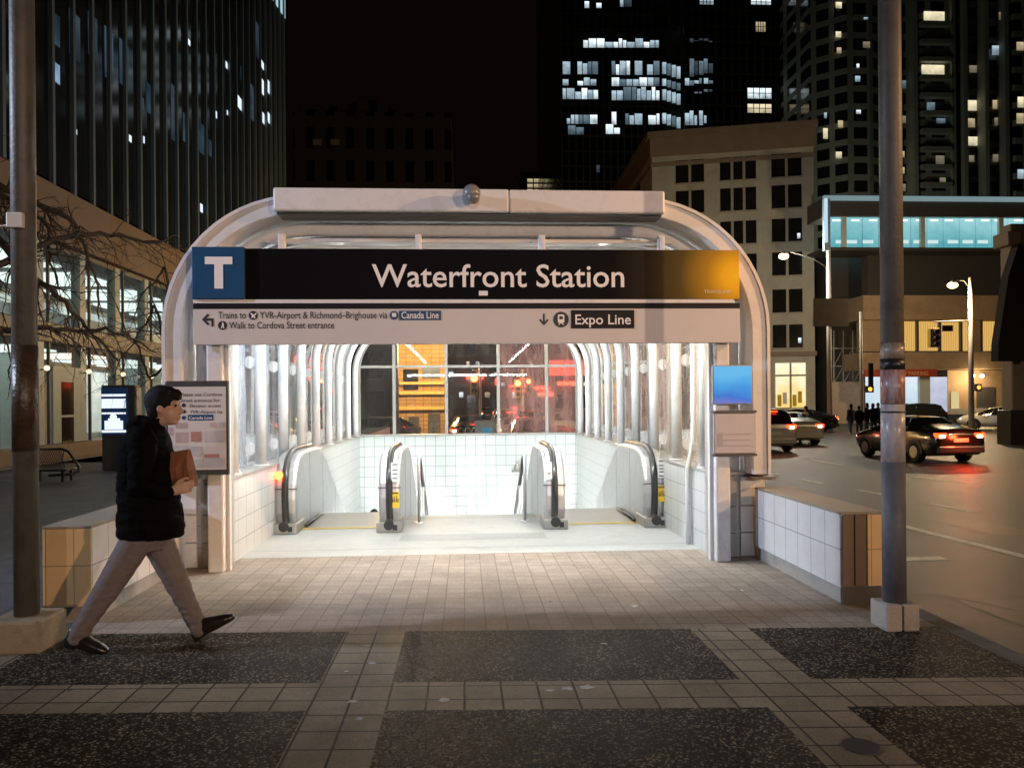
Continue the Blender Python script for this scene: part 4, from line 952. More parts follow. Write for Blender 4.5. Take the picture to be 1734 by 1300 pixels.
BN = thing('mesh_bench', (at(100,800,17).x,17,0), 'black wire mesh bench on the pavement in front of the lobby', 'bench')
b0, b1 = at(60,790,17).x, at(134,790,17).x
zt_, zs_ = at(100,760,17).z, at(100,803,17).z
MB().tube([(b0,17,zs_+.02),(b0,17,zt_),(b1-.35,17,zt_),(b1-.22,17,zt_-.06),(b1,17,zs_+.16),(b1+.01,16.95,zs_+.07),(b1-.06,16.8,zs_+.02),(b1-.5,16.75,zs_+.0)], .028, 8).build('frame', M['black_plastic'], BN)
mw = MB()
for i in range(14):
    x = b0+.02+i*(b1-b0-.4)/13
    mw.tube([(x,17,zs_+.14),(min(x+.16,b1-.3),17,zt_)], .006, 5).tube([(min(x+.16,b1-.3),17,zs_+.14),(x,17,zt_)], .006, 5)
mw.build('mesh_back', M['black_plastic'], BN)
MB().box(b0,b1-.05,16.55,17.02,zs_+.10,zs_+.14).build('seat', M['black_plastic'], BN, bevel=.01)
for x in (b0+.1,b1-.15):
    MB().box(x-.025,x+.025,16.6,16.65,0,zs_+.12).build('leg', M['black_plastic'], BN); MB().box(x-.025,x+.025,16.95,17.0,0,zs_+.12).build('leg', M['black_plastic'], BN)

# bare street trees: heavy limbs come in from the left, thin drooping twigs
M['bark'] = mat('dark_bark', (.045,.033,.025), .85, var=.3, scale=5, bump=.5, bscale=25)
def bare_tree(base, limbs, name_label, seed, r0=.17, ntw=6):
    rnd = random.Random(seed); base = Vector(base)
    T = thing('bare_tree', tuple(base), name_label, 'tree', 'leafless street trees')
    tm = MB(); fork = base+Vector((.15,.1,2.5))
    tm.tube([base, base+Vector((.03,.02,.4)), base+Vector((.08,.05,1.4)), fork], [r0*1.35,r0,r0*.85,r0*.75], 10)
    tm.build('trunk', M['bark'], T)
    cr = MB()
    def twig(p, d, ln, r, lev):
        pts = [p]; dd = d.normalized()
        for i in range(5):
            dd = (dd+Vector((rnd.gauss(0,.16),rnd.gauss(0,.16),rnd.gauss(-.06,.16)))).normalized(); pts.append(pts[-1]+dd*ln/5)
        cr.tube(pts, [r*(1-.17*i) for i in range(6)], 5)
        if lev > 0:
            for i in range(1, 6):
                if rnd.random() < .55:
                    s = Vector((rnd.gauss(0,1),rnd.gauss(0,1),rnd.gauss(-.2,.8))).normalized()
                    twig(pts[i], (dd*.8+s*.75), ln*rnd.uniform(.35,.6), r*.55, lev-1)
    for pts in limbs:
        P0_ = [fork]+[Vector(p) for p in pts]; P = []
        for i in range(len(P0_)-1):
            a, b, c, d = P0_[max(i-1,0)], P0_[i], P0_[i+1], P0_[min(i+2,len(P0_)-1)]
            for q in range(4):
                u = q/4; P.append(.5*((2*b)+(c-a)*u+(2*a-5*b+4*c-d)*u*u+(3*b-a-3*c+d)*u**3)+Vector((rnd.gauss(0,.015),rnd.gauss(0,.015),rnd.gauss(0,.02))))
        P.append(P0_[-1]); n = len(P)
        rr = [r0*.42*(1-.82*i/(n-1)) for i in range(n)]
        cr.tube(P, rr, 7)
        for i in range(1, n):
            for q in range(ntw if i % 4 == 0 else max(0, ntw//4+(1 if rnd.random() < .3 else 0)-(1 if i < 6 else 0))):
                f = rnd.random(); p = P[i-1].lerp(P[i], f); d = (P[i]-P[i-1]).normalized()
                s = Vector((rnd.gauss(0,1),rnd.gauss(0,1),rnd.gauss(-.35,.9))).normalized()
                twig(p, d*.7+s*.8, rnd.uniform(.4,1.1), max(.006, rr[i]*.45), 2 if i > 4 else 1)
    cr.build('crown', M['bark'], T); return T
A = lambda l, Y: [at(x, y, Y+dy) for x, y, dy in l]
bare_tree((-10.6,12.2,0), [A([(-60,470,0),(20,440,.1),(75,413,.2),(135,397,.3),(200,400,.5),(262,412,.6),(300,400,.7)],12.2),
                           A([(-60,540,0),(0,560,.2),(40,556,.3),(90,556,.5),(150,560,.7),(210,566,.8),(262,596,1)],12.0),
                           A([(-50,400,.2),(30,450,.2),(75,482,.3),(110,512,.3),(132,538,.4),(160,566,.4),(200,610,.5)],12.4),
                           A([(-50,330,.2),(20,330,.3),(80,352,.5),(130,385,.6),(150,440,.7),(165,480,.7),(168,540,.7)],12.8),
                           A([(-60,300,0),(-10,320,.2),(30,345,.2),(80,380,.4),(84,430,.5),(100,490,.5)],12.5)],
          'leafless tree reaching in from the left edge across the lit lobby', 11, ntw=3)
bare_tree((-5.9,15.2,0), [A([(275,560,0),(262,520,0),(245,548,.1),(228,575,.2),(205,610,.3),(190,640,.3)],15.2), A([(285,520,0),(280,455,0),(262,478,.1),(240,500,.2),(225,545,.2)],15.0),
                          A([(292,600,0),(255,640,.2),(240,600,.3),(215,560,.4),(180,480,.5)],15.4)],
          'leafless tree half hidden behind the left side of the station vault', 5, r0=.085, ntw=3)

# ---------------------------------------------------------------- buildings ahead
def lit(T, x0, y0, x1, y1, Y, m, name='lit_window', off=.05):
    if Y > 123 and Y < 131 and Y != 130.0: x0, x1, y0, y1 = x0+(x1-x0)*.1, x1-(x1-x0)*.1, y0+(y1-y0)*.12, y1-(y1-y0)*.12
    a_, b_ = at(x0, y1, Y), at(x1, y0, Y)
    return MB().box(a_.x,b_.x,Y-off,Y-.01,a_.z,b_.z).build(name, m, T)
rw = random.Random(3)
cool = [pane_emit('cool_office_%s' % n, mul(c, .25), c, s, .5) for n, c, s in (('bright', (.80,.93,1.0), 1.5), ('mid', (.62,.82,.95), .8), ('dim', (.40,.58,.70), .38), ('faint', (.3,.42,.5), .16))]
warm = [pane_emit('warm_flat_%s' % n, mul(c, .35), c, s, .6) for n, c, s in (('bright', (1,.88,.58), 1.05), ('mid', (1,.80,.48), .6), ('dim', (.9,.75,.5), .26))]
# centre office tower with lit floors
Yc = 130.0
dk = gridfacade('dark_office_facade', 'xz', (1.2,2.6), .16, (.018,.016,.015), (.007,.007,.008))
x_a, x_b = at(950,300,Yc).x, at(1120,300,Yc).x; x_c = at(1160,300,Yc+6).x
TA = thing('office_tower', ((x_a+x_b)/2,Yc,0), 'black office tower with bright blue-white strips of lit floors', 'tower')
MB().prism([(x_a,Yc),(x_b,Yc),(x_c,Yc+6),(x_c,Yc+40),(x_a,Yc+40)], 'z', -1, 120).build('facade', dk, TA)
for y0, y1, x0, x1, br in ((66,81,988,1117,0),(105,126,953,1014,1),(104,127,1036,1118,1),(132,145,953,1014,1),(132,146,1036,1118,1),(150,168,953,1014,1),(148,170,1036,1118,1),(195,210,953,1014,1),(190,211,1036,1118,1),(213,228,962,996,1),(211,227,1026,1052,0),(0,14,990,1020,0),(0,12,1050,1075,2),(280,292,1010,1020,2)):
    x = x0
    while x < x1-4:
        w_ = rw.choice((7,9,11,14)); w_ = min(w_, x1-x)
        if rw.random() < .93:
            k_ = min(3, max(0, br+rw.choice((-1,0,0,1)))); top = y0+rw.choice((0,0,3,6)); lit(TA, x, min(top, y1-6), x+w_-1.6, y1, Yc, cool[k_])
        x += w_
def lit_ch(x0, x1, y0, y1, k_):
    pts = []
    for x, y in ((x0,y0),(x1,y0),(x1,y1),(x0,y1)):
        # chamfer plane through (x_b,Yc)-(x_c,Yc+6)
        r = at(x, y, 1.0)-Vector((0,0,1.6)); s_ = 6/(x_c-x_b); k2 = (Yc-s_*x_b)/(1-s_*r.x); p_ = Vector((r.x*k2, k2, 1.6+r.z*k2)); pts.append(p_+Vector((.06,-.06,0)))
    MB().add(pts, [(0,1,2,3)]).build('lit_window', cool[k_], TA)
for r_, (ya, yb_) in enumerate(((104,126),(132,146),(150,170),(190,210))):
    for i in range(4): lit_ch(1121+i*8, 1127.5+i*8, ya+2+i*2.4, yb_+i*2.6, rw.choice((1,1,2,2)))
Yd = 142.0
TB = thing('office_tower', (at(1270,300,Yd).x,Yd,0), 'black tower with a few lit windows right of the bright office floors', 'tower')
x_a = at(1161,300,Yd).x; x_b = at(1392,300,Yd).x
MB().box(x_a,x_b,Yd,Yd+30,-1,125).build('facade', gridfacade('black_tower_facade', 'xz', (1.5,3.0), .2, (.02,.017,.014), (.006,.006,.006)), TB)
for y0, y1, k_ in ((100,130,2),(133,148,1),(152,162,2),(188,212,1),(62,72,3)):
    for x in range(1160,1208,8):
        if rw.random() < .8: lit(TB, x, y0+rw.choice((0,4,8)), x+rw.choice((4,6,7)), y1-rw.choice((0,3,6)), Yd, cool[min(3, k_+rw.choice((0,0,1)))])
for x0, y0, x1, y1, m_ in ((1266,150,1306,167,cool[0]),(1266,177,1306,191,warm[0]),(1280,38,1296,54,warm[1]),(1272,0,1305,8,cool[0]),(1185,0,1208,8,cool[1]),(1330,128,1345,138,cool[2]),(1342,150,1355,172,warm[2]),(1342,178,1352,190,warm[1])):
    w_ = lit(TB, x0, y0, x1, y1, Yd, m_)
    mm_ = MB(); a_, b_ = at(x0,y1,Yd), at(x1,y0,Yd)
    for i in range(1, 4): mm_.box(a_.x+(b_.x-a_.x)*i/4-.07,a_.x+(b_.x-a_.x)*i/4+.07,Yd-.08,Yd-.04,a_.z,b_.z)
    mm_.box(a_.x,b_.x,Yd-.08,Yd-.04,(a_.z+b_.z)/2-.06,(a_.z+b_.z)/2+.06).build('frame', M['black_plastic'], w_)
# distant block with small windows just above the portal
Ye = 170.0
TC = thing('office_block', (at(920,310,Ye).x,Ye,0), 'far dark block with a small patch of lit windows above the portal beam', 'building')
MB().box(at(884,300,Ye).x,at(951,300,Ye).x,Ye,Ye+20,-1,at(900,292,Ye).z).build('facade', dk, TC)
for j, y in enumerate((303,312,321)):
    for i in range(5):
        if rw.random() < .85: lit(TC, 893+i*11, y, 902+i*11, y+6, Ye, warm[rw.choice((0,1))] if j else warm[1])
# old dim building straight ahead on the left
Yg = 95.0
TD = thing('old_building', (at(640,300,Yg).x,Yg,0), 'almost black old stone building behind the left of the portal', 'building')
MB().box(at(497,300,Yg).x,at(765,300,Yg).x,Yg,Yg+25,-1,at(600,190,Yg).z).prism([(at(497,300,Yg).x,at(600,190,Yg).z),(at(765,300,Yg).x,at(600,250,Yg).z),(at(640,300,Yg).x,at(600,165,Yg).z)], 'y', Yg+.5, Yg+20).build('facade', gridfacade('old_stone_facade', 'xz', (2.4,4.0), .7, (.04,.03,.022), (.012,.010,.009)), TD)
for x0, y0, x1, y1 in ((530,236,545,246),(560,236,575,246)): lit(TD, x0, y0, x1, y1, Yg, emit('ember_window', (.6,.35,.15), .02))
# beige corner building
BE = Vector((16.9,68,0)); BD = Vector((.969,-.249,0)); BN_ = Vector((-.249,-.969,0)); BW = 13.7; BH = 25.6
TBG = thing('corner_building', tuple(BE), 'beige seven storey corner building with dark paired windows and a lit shop', 'building')
M['beige'] = mat('beige_render', (.40,.385,.335), .8, var=.1, scale=.6, bump=.1, bscale=4, dirt=((.16,.13,.10), .5, .4))
M['beige_trim'] = mat('brown_cornice', (.22,.175,.13), .7, var=.15, scale=.8)
P0 = BE; P1 = BE+BD*BW; P2 = P1+Vector((4,26,0)); P3 = BE+Vector((.4,26,0))
MB().prism([(p.x,p.y) for p in (P0,P1,P2,P3)], 'z', -.5, BH-2.2).build('wall', M['beige'], TBG)
cr = MB()
def out(p, d): return p
def ring(e, z0, z1):
    q = [P0+BN_*e-BD*e, P1+BN_*e+BD*e, P2+Vector((e,0,0)), P3-Vector((e,0,0))]; return [(p.x,p.y) for p in q], z0, z1
for e, z0, z1 in ((.16,BH-2.2,BH-.5),(.35,BH-.52,BH),(.10,BH-3.1,BH-2.75)):
    pl, z0, z1 = ring(e, z0, z1); cr.prism(pl, 'z', z0, z1)
cr.build('cornice', M['beige_trim'], TBG)
lg = MB(); pl, z0, z1 = ring(.14, 5.35, 5.75); lg.prism(pl, 'z', z0, z1); lg.build('string_course', M['beige_trim'], TBG)
def face_box(s0, s1, z0, z1, d0, d1):
    q = [P0+BD*s0+BN_*d0, P0+BD*s1+BN_*d0, P0+BD*s1+BN_*d1, P0+BD*s0+BN_*d1]
    return MB().prism([(p.x,p.y) for p in q], 'z', z0, z1)
def s_of(px):   # distance along the front where the sight line meets it
    r = at(px, 400, 1.0); rx = r.x
    return (P0.y*rx-P0.x)/(BD.x-rx*BD.y)
M['win_dark'] = mat('dark_window_pane', (.012,.012,.012), .1, var=.3)
M['win_frame'] = mat('cream_window_frame', (.33,.30,.25), .6)
for py in (280,333,390,447,510,570):
    zc = 1.6+(677-py)/1300*66.5
    for xa, xb, np2 in ((1145,1193,2),(1220,1281,3),(1307,1358,2)):
        s0, s1 = s_of(xa), s_of(xb)
        w_ = face_box(s0,s1,zc-1.02,zc+1.02,.01,.03).build('window', M['win_dark'], TBG)
        f_ = face_box(s0-.06,s1+.06,zc-1.12,zc-1.0,.012,.16)
        for i in range(1, np2):
            sm_ = s0+(s1-s0)*i/np2
            q = face_box(sm_-.11,sm_+.11,zc-1.02,zc+1.02,.012,.07); f_.add(q.v, q.f)
        f_.build('frame', M['win_frame'], w_)
    for dy in (5,9.5,14,18.5):   # side street windows
        MB().box(P0.x+.4*dy/26-.04,P0.x+.4*dy/26+.03,P0.y+dy,P0.y+dy+2,zc-1,zc+1).build('window', M['win_dark'], TBG)
for px, py in ((1350,400),(1350,577)):
    s0 = s_of(px); zc = 1.6+(677-py)/1300*66.5; face_box(s0,s0+.25,zc-.25,zc+.2,.032,.06).build('lit_window', cool[0], TBG)
s0, s1 = s_of(1311), s_of(1362); shopm = pane_emit('shop_window', (.85,.60,.18), (1.0,.93,.68), 1.15, .9)
w_ = face_box(s0,s1,.9,4.75,.02,.05).build('shop_window', shopm, TBG)
f_ = face_box((s0+s1)/2-.08,(s0+s1)/2+.08,.9,4.75,.052,.1); q = face_box(s0,s1,3.6,3.75,.052,.1); f_.add(q.v, q.f); f_.build('frame', M['win_frame'], w_)
for i, (u_, z_, c_) in enumerate(((.12,1.3,'yellow'),(.3,1.5,'white_plastic'),(.62,1.3,'yellow'),(.8,1.6,'yellow'))):
    face_box(s0+(s1-s0)*u_-.15,s0+(s1-s0)*u_+.18,z_-.3,z_+.7,.055,.07).build('poster', M[c_], w_)

# residential tower upper right
Yr = 125.0
TR = thing('apartment_tower', (at(1560,300,Yr).x,Yr,0), 'grey-green apartment tower with scattered warm lit windows and bays', 'tower')
res = gridfacade('apartment_facade', 'xz', (3.4,3.0), .52, (.26,.27,.23), (.02,.022,.022))
rx = lambda px, Y=Yr: at(px, 200, Y).x
fac = MB()
fac.prism([(rx(1393),Yr+5),(rx(1440),Yr+1),(rx(1478),Yr+1),(rx(1520),Yr+3),(rx(1552),Yr),(rx(1610),Yr),(rx(1625),Yr+1.6),(rx(1700),Yr+1.6),(rx(1715),Yr-.5),(rx(1800),Yr-.5),(rx(1800),Yr+30),(rx(1393),Yr+30)], 'z', -1, 120)
fac.build('facade', res, TR)
PLN = [(1393,5),(1440,1),(1478,1),(1520,3),(1552,0),(1610,0),(1625,1.6),(1700,1.6),(1715,-.5),(1800,-.5)]
def facY(px):
    k = at(px, 200, 1.0).x
    for (a, ya), (b, yb2) in zip(PLN, PLN[1:]):
        xa, xb = rx(a), rx(b); den = (xb-xa)-k*(yb2-ya)
        f = (k*(Yr+ya)-xa)/den if abs(den) > 1e-6 else -1
        if -.001 <= f <= 1.001: return Yr+ya+(yb2-ya)*f
    return Yr-.6
rb = M['rib'] = mat('concrete_rib', (.30,.31,.27), .8)
for px in (1516,1548,1612,1632,1668,1702): MB().box(rx(px)-.35,rx(px)+.35,Yr-.6,Yr+2.5,-1,120).build('pier', rb, TR)
for j in range(17):
    z = 16+j*3.0
    if z < 74: MB().box(rx(1556),rx(1606),Yr-1.0,Yr-.02,z,z+.75).build('bay_sill', rb, TR)
for x0, y0, x1, y1, m_ in ((1560,18,1603,42,warm[0]),(1556,108,1603,134,warm[0]),(1678,76,1697,96,cool[1]),(1627,168,1656,190,warm[0]),(1632,199,1652,218,warm[1]),(1629,230,1658,249,warm[0]),(1583,262,1600,280,warm[2]),(1680,168,1690,187,warm[1]),(1683,198,1692,215,warm[2]),(1680,260,1692,276,warm[2]),(1720,70,1734,88,warm[1]),(1722,162,1734,185,warm[0]),(1720,190,1734,212,warm[1]),(1722,285,1734,305,cool[1]),
                           (1414,3,1426,16,warm[0]),(1414,53,1425,65,warm[0]),(1416,80,1425,92,warm[1]),(1460,70,1474,83,warm[2]),(1418,203,1428,218,warm[1]),(1393,215,1402,238,warm[0]),(1414,256,1426,270,warm[0]),(1447,128,1457,140,cool[1]),(1449,186,1458,194,cool[0]),(1520,135,1535,152,cool[2]),(1524,195,1534,210,warm[2]),(1522,255,1532,268,warm[1]),(1522,282,1532,296,warm[1]),(1524,310,1534,326,warm[2]),(1584,200,1602,210,cool[2]),(1568,172,1584,190,cool[2]),(1450,108,1455,116,cool[0]),(1395,190,1400,202,cool[1]),(1462,30,1470,34,cool[1]),
                           (1590,300,1602,312,warm[2]),(1640,262,1650,276,warm[2]),(1640,110,1655,125,warm[2]),(1690,20,1704,36,warm[2])):
    lit(TR, x0, y0, x1, y1, min(facY(x0), facY(x1)), m_, off=.12)

# modern building with the teal glazed bridge storey
Ym = 58.0
TM = thing('podium_building', (at(1570,600,Ym).x,Ym,0), 'brown concrete building with a teal lit glass storey and pay parking shopfront', 'building')
M['brown_conc'] = mat('brown_concrete', (.25,.175,.105), .8, var=.15, scale=.8, bump=.1, bscale=6, dirt=((.10,.07,.04), .7, .5))
xz = lambda px, py, Y=Ym: at(px, py, Y)
def mbox(x0, y0, x1, y1, Y0, Y1):
    a_, b_ = at(x0, y1, Y0), at(x1, y0, Y0); return MB().box(a_.x,b_.x,Y0,Y1,a_.z,b_.z)
mbox(1396,337,1790,366,Ym,Ym+3).build('roof_slab', M['dark_metal'], TM)
mbox(1396,334,1790,338,Ym-.3,Ym).build('roof_edge_light', emit('roof_edge_glow', (.5,.75,.8), .35), TM)
teal = pane_emit('teal_glazing', (.10,.38,.43), (.34,.66,.70), 1.0, .35)
x = 1407
tl = emit('ceiling_spot', (.85,1,.97), 1.5); tl2 = emit('counter_spot', (.75,.95,.95), .85)
for i in range(12):
    w_ = mbox(x,367,x+25.2,419,Ym+.4,Ym+.5).build('glass_pane', teal, TM)
    a_ = at(x+13+rw.uniform(-5,5),373,Ym+.3); MB().box(a_.x-.32,a_.x+.32,Ym+.33,Ym+.38,a_.z-.06,a_.z+.06).build('ceiling_light', tl, w_)
    a_ = at(x+13+rw.uniform(-6,6),409,Ym+.3); MB().box(a_.x-.42,a_.x+.42,Ym+.33,Ym+.38,a_.z-.14,a_.z+.12).build('counter_light', tl2, w_)
    x += 27.4
for px in (1430,1563,1696): mbox(px-3.5,366,px+3.5,420,Ym+.1,Ym+.35).build('column', M['lobby_col'], TM)
mbox(1396,420,1790,424,Ym,Ym+3).build('sill', M['dark_metal'], TM)
mbox(1470,424,1790,500,Ym+2,Ym+3).build('recess', M['dark_metal'], TM)
mbox(1462,500,1790,541,Ym-.3,Ym+3).build('fascia', M['brown_conc'], TM)
mbox(1462,595,1790,626,Ym-.3,Ym+3).build('fascia', M['brown_conc'], TM)
curt = None
m_, t_, o_ = nt('lit_curtain'); e = N(t_, 'ShaderNodeEmission'); tc = N(t_, 'ShaderNodeTexCoord'); wv = N(t_, 'ShaderNodeTexWave', i_Scale=2.2, i_Distortion=1.5); L(t_, tc.outputs['Object'], wv.inputs['Vector'])
r_ = rampnode(t_, wv.outputs['Fac'], [(0, (.62,.30,.05)), (1, (1,.64,.20))]); L(t_, r_.outputs[0], e.inputs[0]); e.inputs[1].default_value = .85; L(t_, e.outputs[0], o_.inputs[0])
for x0, x1 in ((1522,1550),(1556,1590),(1594,1624),(1630,1642),(1664,1700),(1706,1734)):
    w_ = mbox(x0,544,x1,594,Ym+.2,Ym+.3).build('window', m_, TM); mbox(x0-3,542,x0,595,Ym-.05,Ym+.3).build('frame', M['dark_metal'], w_)
mbox(1462,541,1522,595,Ym,Ym+1).build('pier', M['brown_conc'], TM); mbox(1642,541,1664,595,Ym,Ym+1).build('pier', M['brown_conc'], TM)
mbox(1462,690,1790,703,Ym+.3,Ym+1).build('base', M['concrete'], TM)
mbox(1605,626,1790,703,Ym+1.0,Ym+10).build('ground_wall', M['brown_conc'], TM)
shop2 = pane_emit('cool_shop_window', (.50,.68,.78), (.80,.90,1), .95, .7); shop3 = pane_emit('lilac_shop_window', (.45,.50,.66), (.70,.72,.85), .9, .7)
mbox(1520,638,1558,703,Ym+.2,Ym+.4).build('shop_window', shop2, TM); mbox(1575,638,1604,700,Ym+.2,Ym+.4).build('shop_window', shop3, TM); mbox(1468,632,1500,700,Ym+.2,Ym+.4).build('shop_window', shop2, TM)
mbox(1558,638,1575,703,Ym-.1,Ym+.6).build('column', M['lobby_col'], TM); mbox(1500,626,1520,703,Ym-.1,Ym+.6).build('column', M['brown_conc'], TM)
mbox(1463,606,1500,632,Ym-.2,Ym+.2).build('lit_fascia', emit('white_fascia', (.85,.93,.95), .7), TM)
sg = mbox(1465,625,1587,638,Ym-.6,Ym-.3).build('sign_board', mat('dark_red_sign', (.30,.04,.02), .5), TM)
t = MB(); a_ = at(1522,635.5,Ym-.62); text(t, 'PAY PARKING', a_.x, a_.z, .30, Ym-.615, width=at(1572,635,Ym-.62).x-a_.x); t.build('lettering', mat('faded_orange_lettering', (.55,.32,.15), .6), sg)
mbox(1612,663,1624,698,Ym+.9,Ym+1.0).build('ticket_machine', emit('yellow_panel', (1,.82,.4), .7), TM)
mbox(1655,655,1685,703,Ym+.9,Ym+1.0).build('garage_door', M['dark_metal'], TM)
for px, st in ((1648,1),(1663,1)): 
    a_ = at(px,636,Ym+.7); MB().sphere(a_, .16).build('wall_light', emit('wall_light_glow', (1,.85,.55), 7.0) if px == 1648 else bpy.data.materials['wall_light_glow'], TM)
# dark gap building between the beige block and the podium building
TG = thing('scaffolded_building', (at(1430,600,64).x,64,0), 'dark scaffolded building behind the pale lamp column', 'building')
a_, b_ = at(1404,700,64), at(1470,425,64); MB().box(a_.x,b_.x,64,76,-.5,b_.z).build('wall', M['dark_metal'], TG)
sf = MB()
for px in (1412,1428,1444,1462):
    p_, q = at(px,690,62.5), at(px,560,62.5); sf.cyl(p_, q, .05, n=6)
for py in (590,620,650): sf.cyl(at(1410,py,62.5), at(1465,py,62.5), .05, n=6)
for px in (1412,1428,1444): sf.cyl(at(px,650,62.5), at(px+16,620,62.5), .04, n=6); sf.cyl(at(px,620,62.5), at(px+16,590,62.5), .04, n=6)
sf.build('scaffold', M['grey_metal'], TG)
a_, b_ = at(1408,688,62), at(1462,646,62); MB().box(a_.x,b_.x,61.9,62,-.45,b_.z).build('hoarding', mat('site_hoarding', (.36,.27,.20), .7), TG)
# near building at the right edge: rusticated pillar and dark sloping awning
TP = thing('corner_premises', (23.2,32,0), 'pale pillar of a building at the right edge with a dark sloping awning', 'building')
a_ = at(1712,390,32.0); MB().box(a_.x,a_.x+6,32,32.7,.75,a_.z+.3).build('pillar', mat('pale_stone_pillar', (.30,.255,.20), .8, var=.12, bump=.2, bscale=6), TP, bevel=.06)
b_ = at(1712,700,32.0); MB().box(b_.x-.15,b_.x+6,31.85,32.7,-.5,1.05).build('plinth', M['dark_metal'], TP, bevel=.03)
c_ = at(1702,392,31.9); MB().box(c_.x,c_.x+.6,31.7,32.7,at(1702,415,31.8).z,at(1702,392,31.8).z).build('cornice', bpy.data.materials['pale_stone_pillar'], TP, bevel=.04)
aw = [at(1712,415,32), at(1728,430,32), at(1728,612,32), at(1677,612,32), at(1677,585,32), at(1694,470,32)]
MB().prism([(p.x,p.z) for p in aw], 'y', 31.5, 31.95).build('awning', mat('black_canvas_awning', (.012,.008,.006), .9), TP)

# straight ahead behind the rear window: sodium lit frontage with loading doors
Yo = 46.0
TO = thing('brick_warehouse', (-3.2,Yo,0), 'low orange-lit brick frontage seen through the rear window', 'building')
M['ochre'] = tiles('ochre_brick', 'xz', (.5,.25), (.40,.24,.09), (.30,.18,.07), (.16,.10,.04), .02, .8, .3)
a_, b_ = at(668,730,Yo), at(752,560,Yo); MB().box(a_.x,b_.x,Yo,Yo+8,-.5,b_.z).build('wall', M['ochre'], TO)
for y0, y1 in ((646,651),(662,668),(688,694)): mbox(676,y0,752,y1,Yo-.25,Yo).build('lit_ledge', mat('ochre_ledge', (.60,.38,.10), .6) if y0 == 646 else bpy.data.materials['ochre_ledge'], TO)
mbox(683,625,708,660,Yo-.06,Yo).build('window', M['win_dark'], TO); mbox(715,622,745,640,Yo-.06,Yo).build('window', warm[1], TO)
mbox(692,705,710,735,Yo-.06,Yo).build('door', M['dark_metal'], TO); mbox(725,700,745,735,Yo-.06,Yo).build('door', M['dark_metal'], TO)
a_ = at(620,730,60); TQ = thing('shuttered_building', (a_.x,60,0), 'dark shuttered building seen through the left pane of the rear window', 'building')
MB().box(at(560,700,60).x,at(668,700,60).x,60,70,-.5,9).build('wall', gridfacade('shuttered_facade', 'xz', (2.2,3.0), .5, (.05,.045,.04), (.015,.014,.014)), TQ)
Yh = 90.0; a_ = at(880,700,Yh)
TH_ = thing('terrace_building', (a_.x,Yh,0), 'row of pinkish lit buildings down the street seen through the rear window', 'building')
MB().box(at(752,700,Yh).x,at(1010,700,Yh).x,Yh,Yh+15,-.5,at(880,575,Yh).z).build('wall', gridfacade('rosy_facade', 'xz', (2.6,3.2), .8, (.32,.20,.17), (.05,.035,.03)), TH_)
rn = emit('red_neon', (1,.05,.02), 6.0); rn2 = emit('red_neon_dim', (1,.10,.06), 1.8)  # added glowing red panels that stand in for blurred red lights
for x0, y0, x1, y1, m_ in ((862,652,900,655,rn),(866,660,898,664,rn2),(905,655,930,659,rn),(912,664,936,670,rn),(838,640,846,652,rn2),(930,610,1000,636,rn2),(790,636,818,642,rn),(944,646,975,652,rn),(880,640,900,644,rn2)): lit(TH_, x0, y0, x1, y1, Yh, m_, 'red_glow_panel', .3)
for i in range(16):
    px = 760+i*15+rw.uniform(-3,3); py = rw.choice((612,630,648,664)); lit(TH_, px, py, px+rw.uniform(4,9), py+rw.uniform(5,10), Yh, rw.choice(warm[:2]+cool[:2]))
# ---------------------------------------------------------------- cars
M['car_glass'] = mat('tinted_car_glass', (.010,.011,.012), .06, var=.1)
M['tyre'] = mat('tyre_rubber', (.015,.015,.015), .8)
M['rim'] = mat('alloy_rim', (.45,.45,.45), .3, metal=1.0)
M['paint_silver'] = mat('silver_car_paint', (.55,.55,.54), .3, metal=.35, var=.03, coat=.8)
M['paint_black'] = mat('black_car_paint', (.014,.012,.012), .22, var=.05, coat=.9)
M['paint_white'] = mat('white_car_paint', (.65,.65,.63), .3, var=.03, coat=.8)
M['paint_grey'] = mat('dark_grey_car_paint', (.06,.06,.065), .25, var=.03, coat=.8)
M['tail_on'] = emit('brake_lamp', (1,.035,.006), 8.0); M['tail_core'] = emit('brake_lamp_core', (1,.62,.40), 12.0)
M['tail_off'] = mat('red_lamp_lens', (.35,.02,.01), .2); M['head_off'] = mat('clear_lamp_lens', (.5,.5,.5), .15); M['head_on'] = emit('headlamp', (.9,.95,1), 22.0)
M['plate'] = mat('licence_plate', (.6,.58,.52), .5)
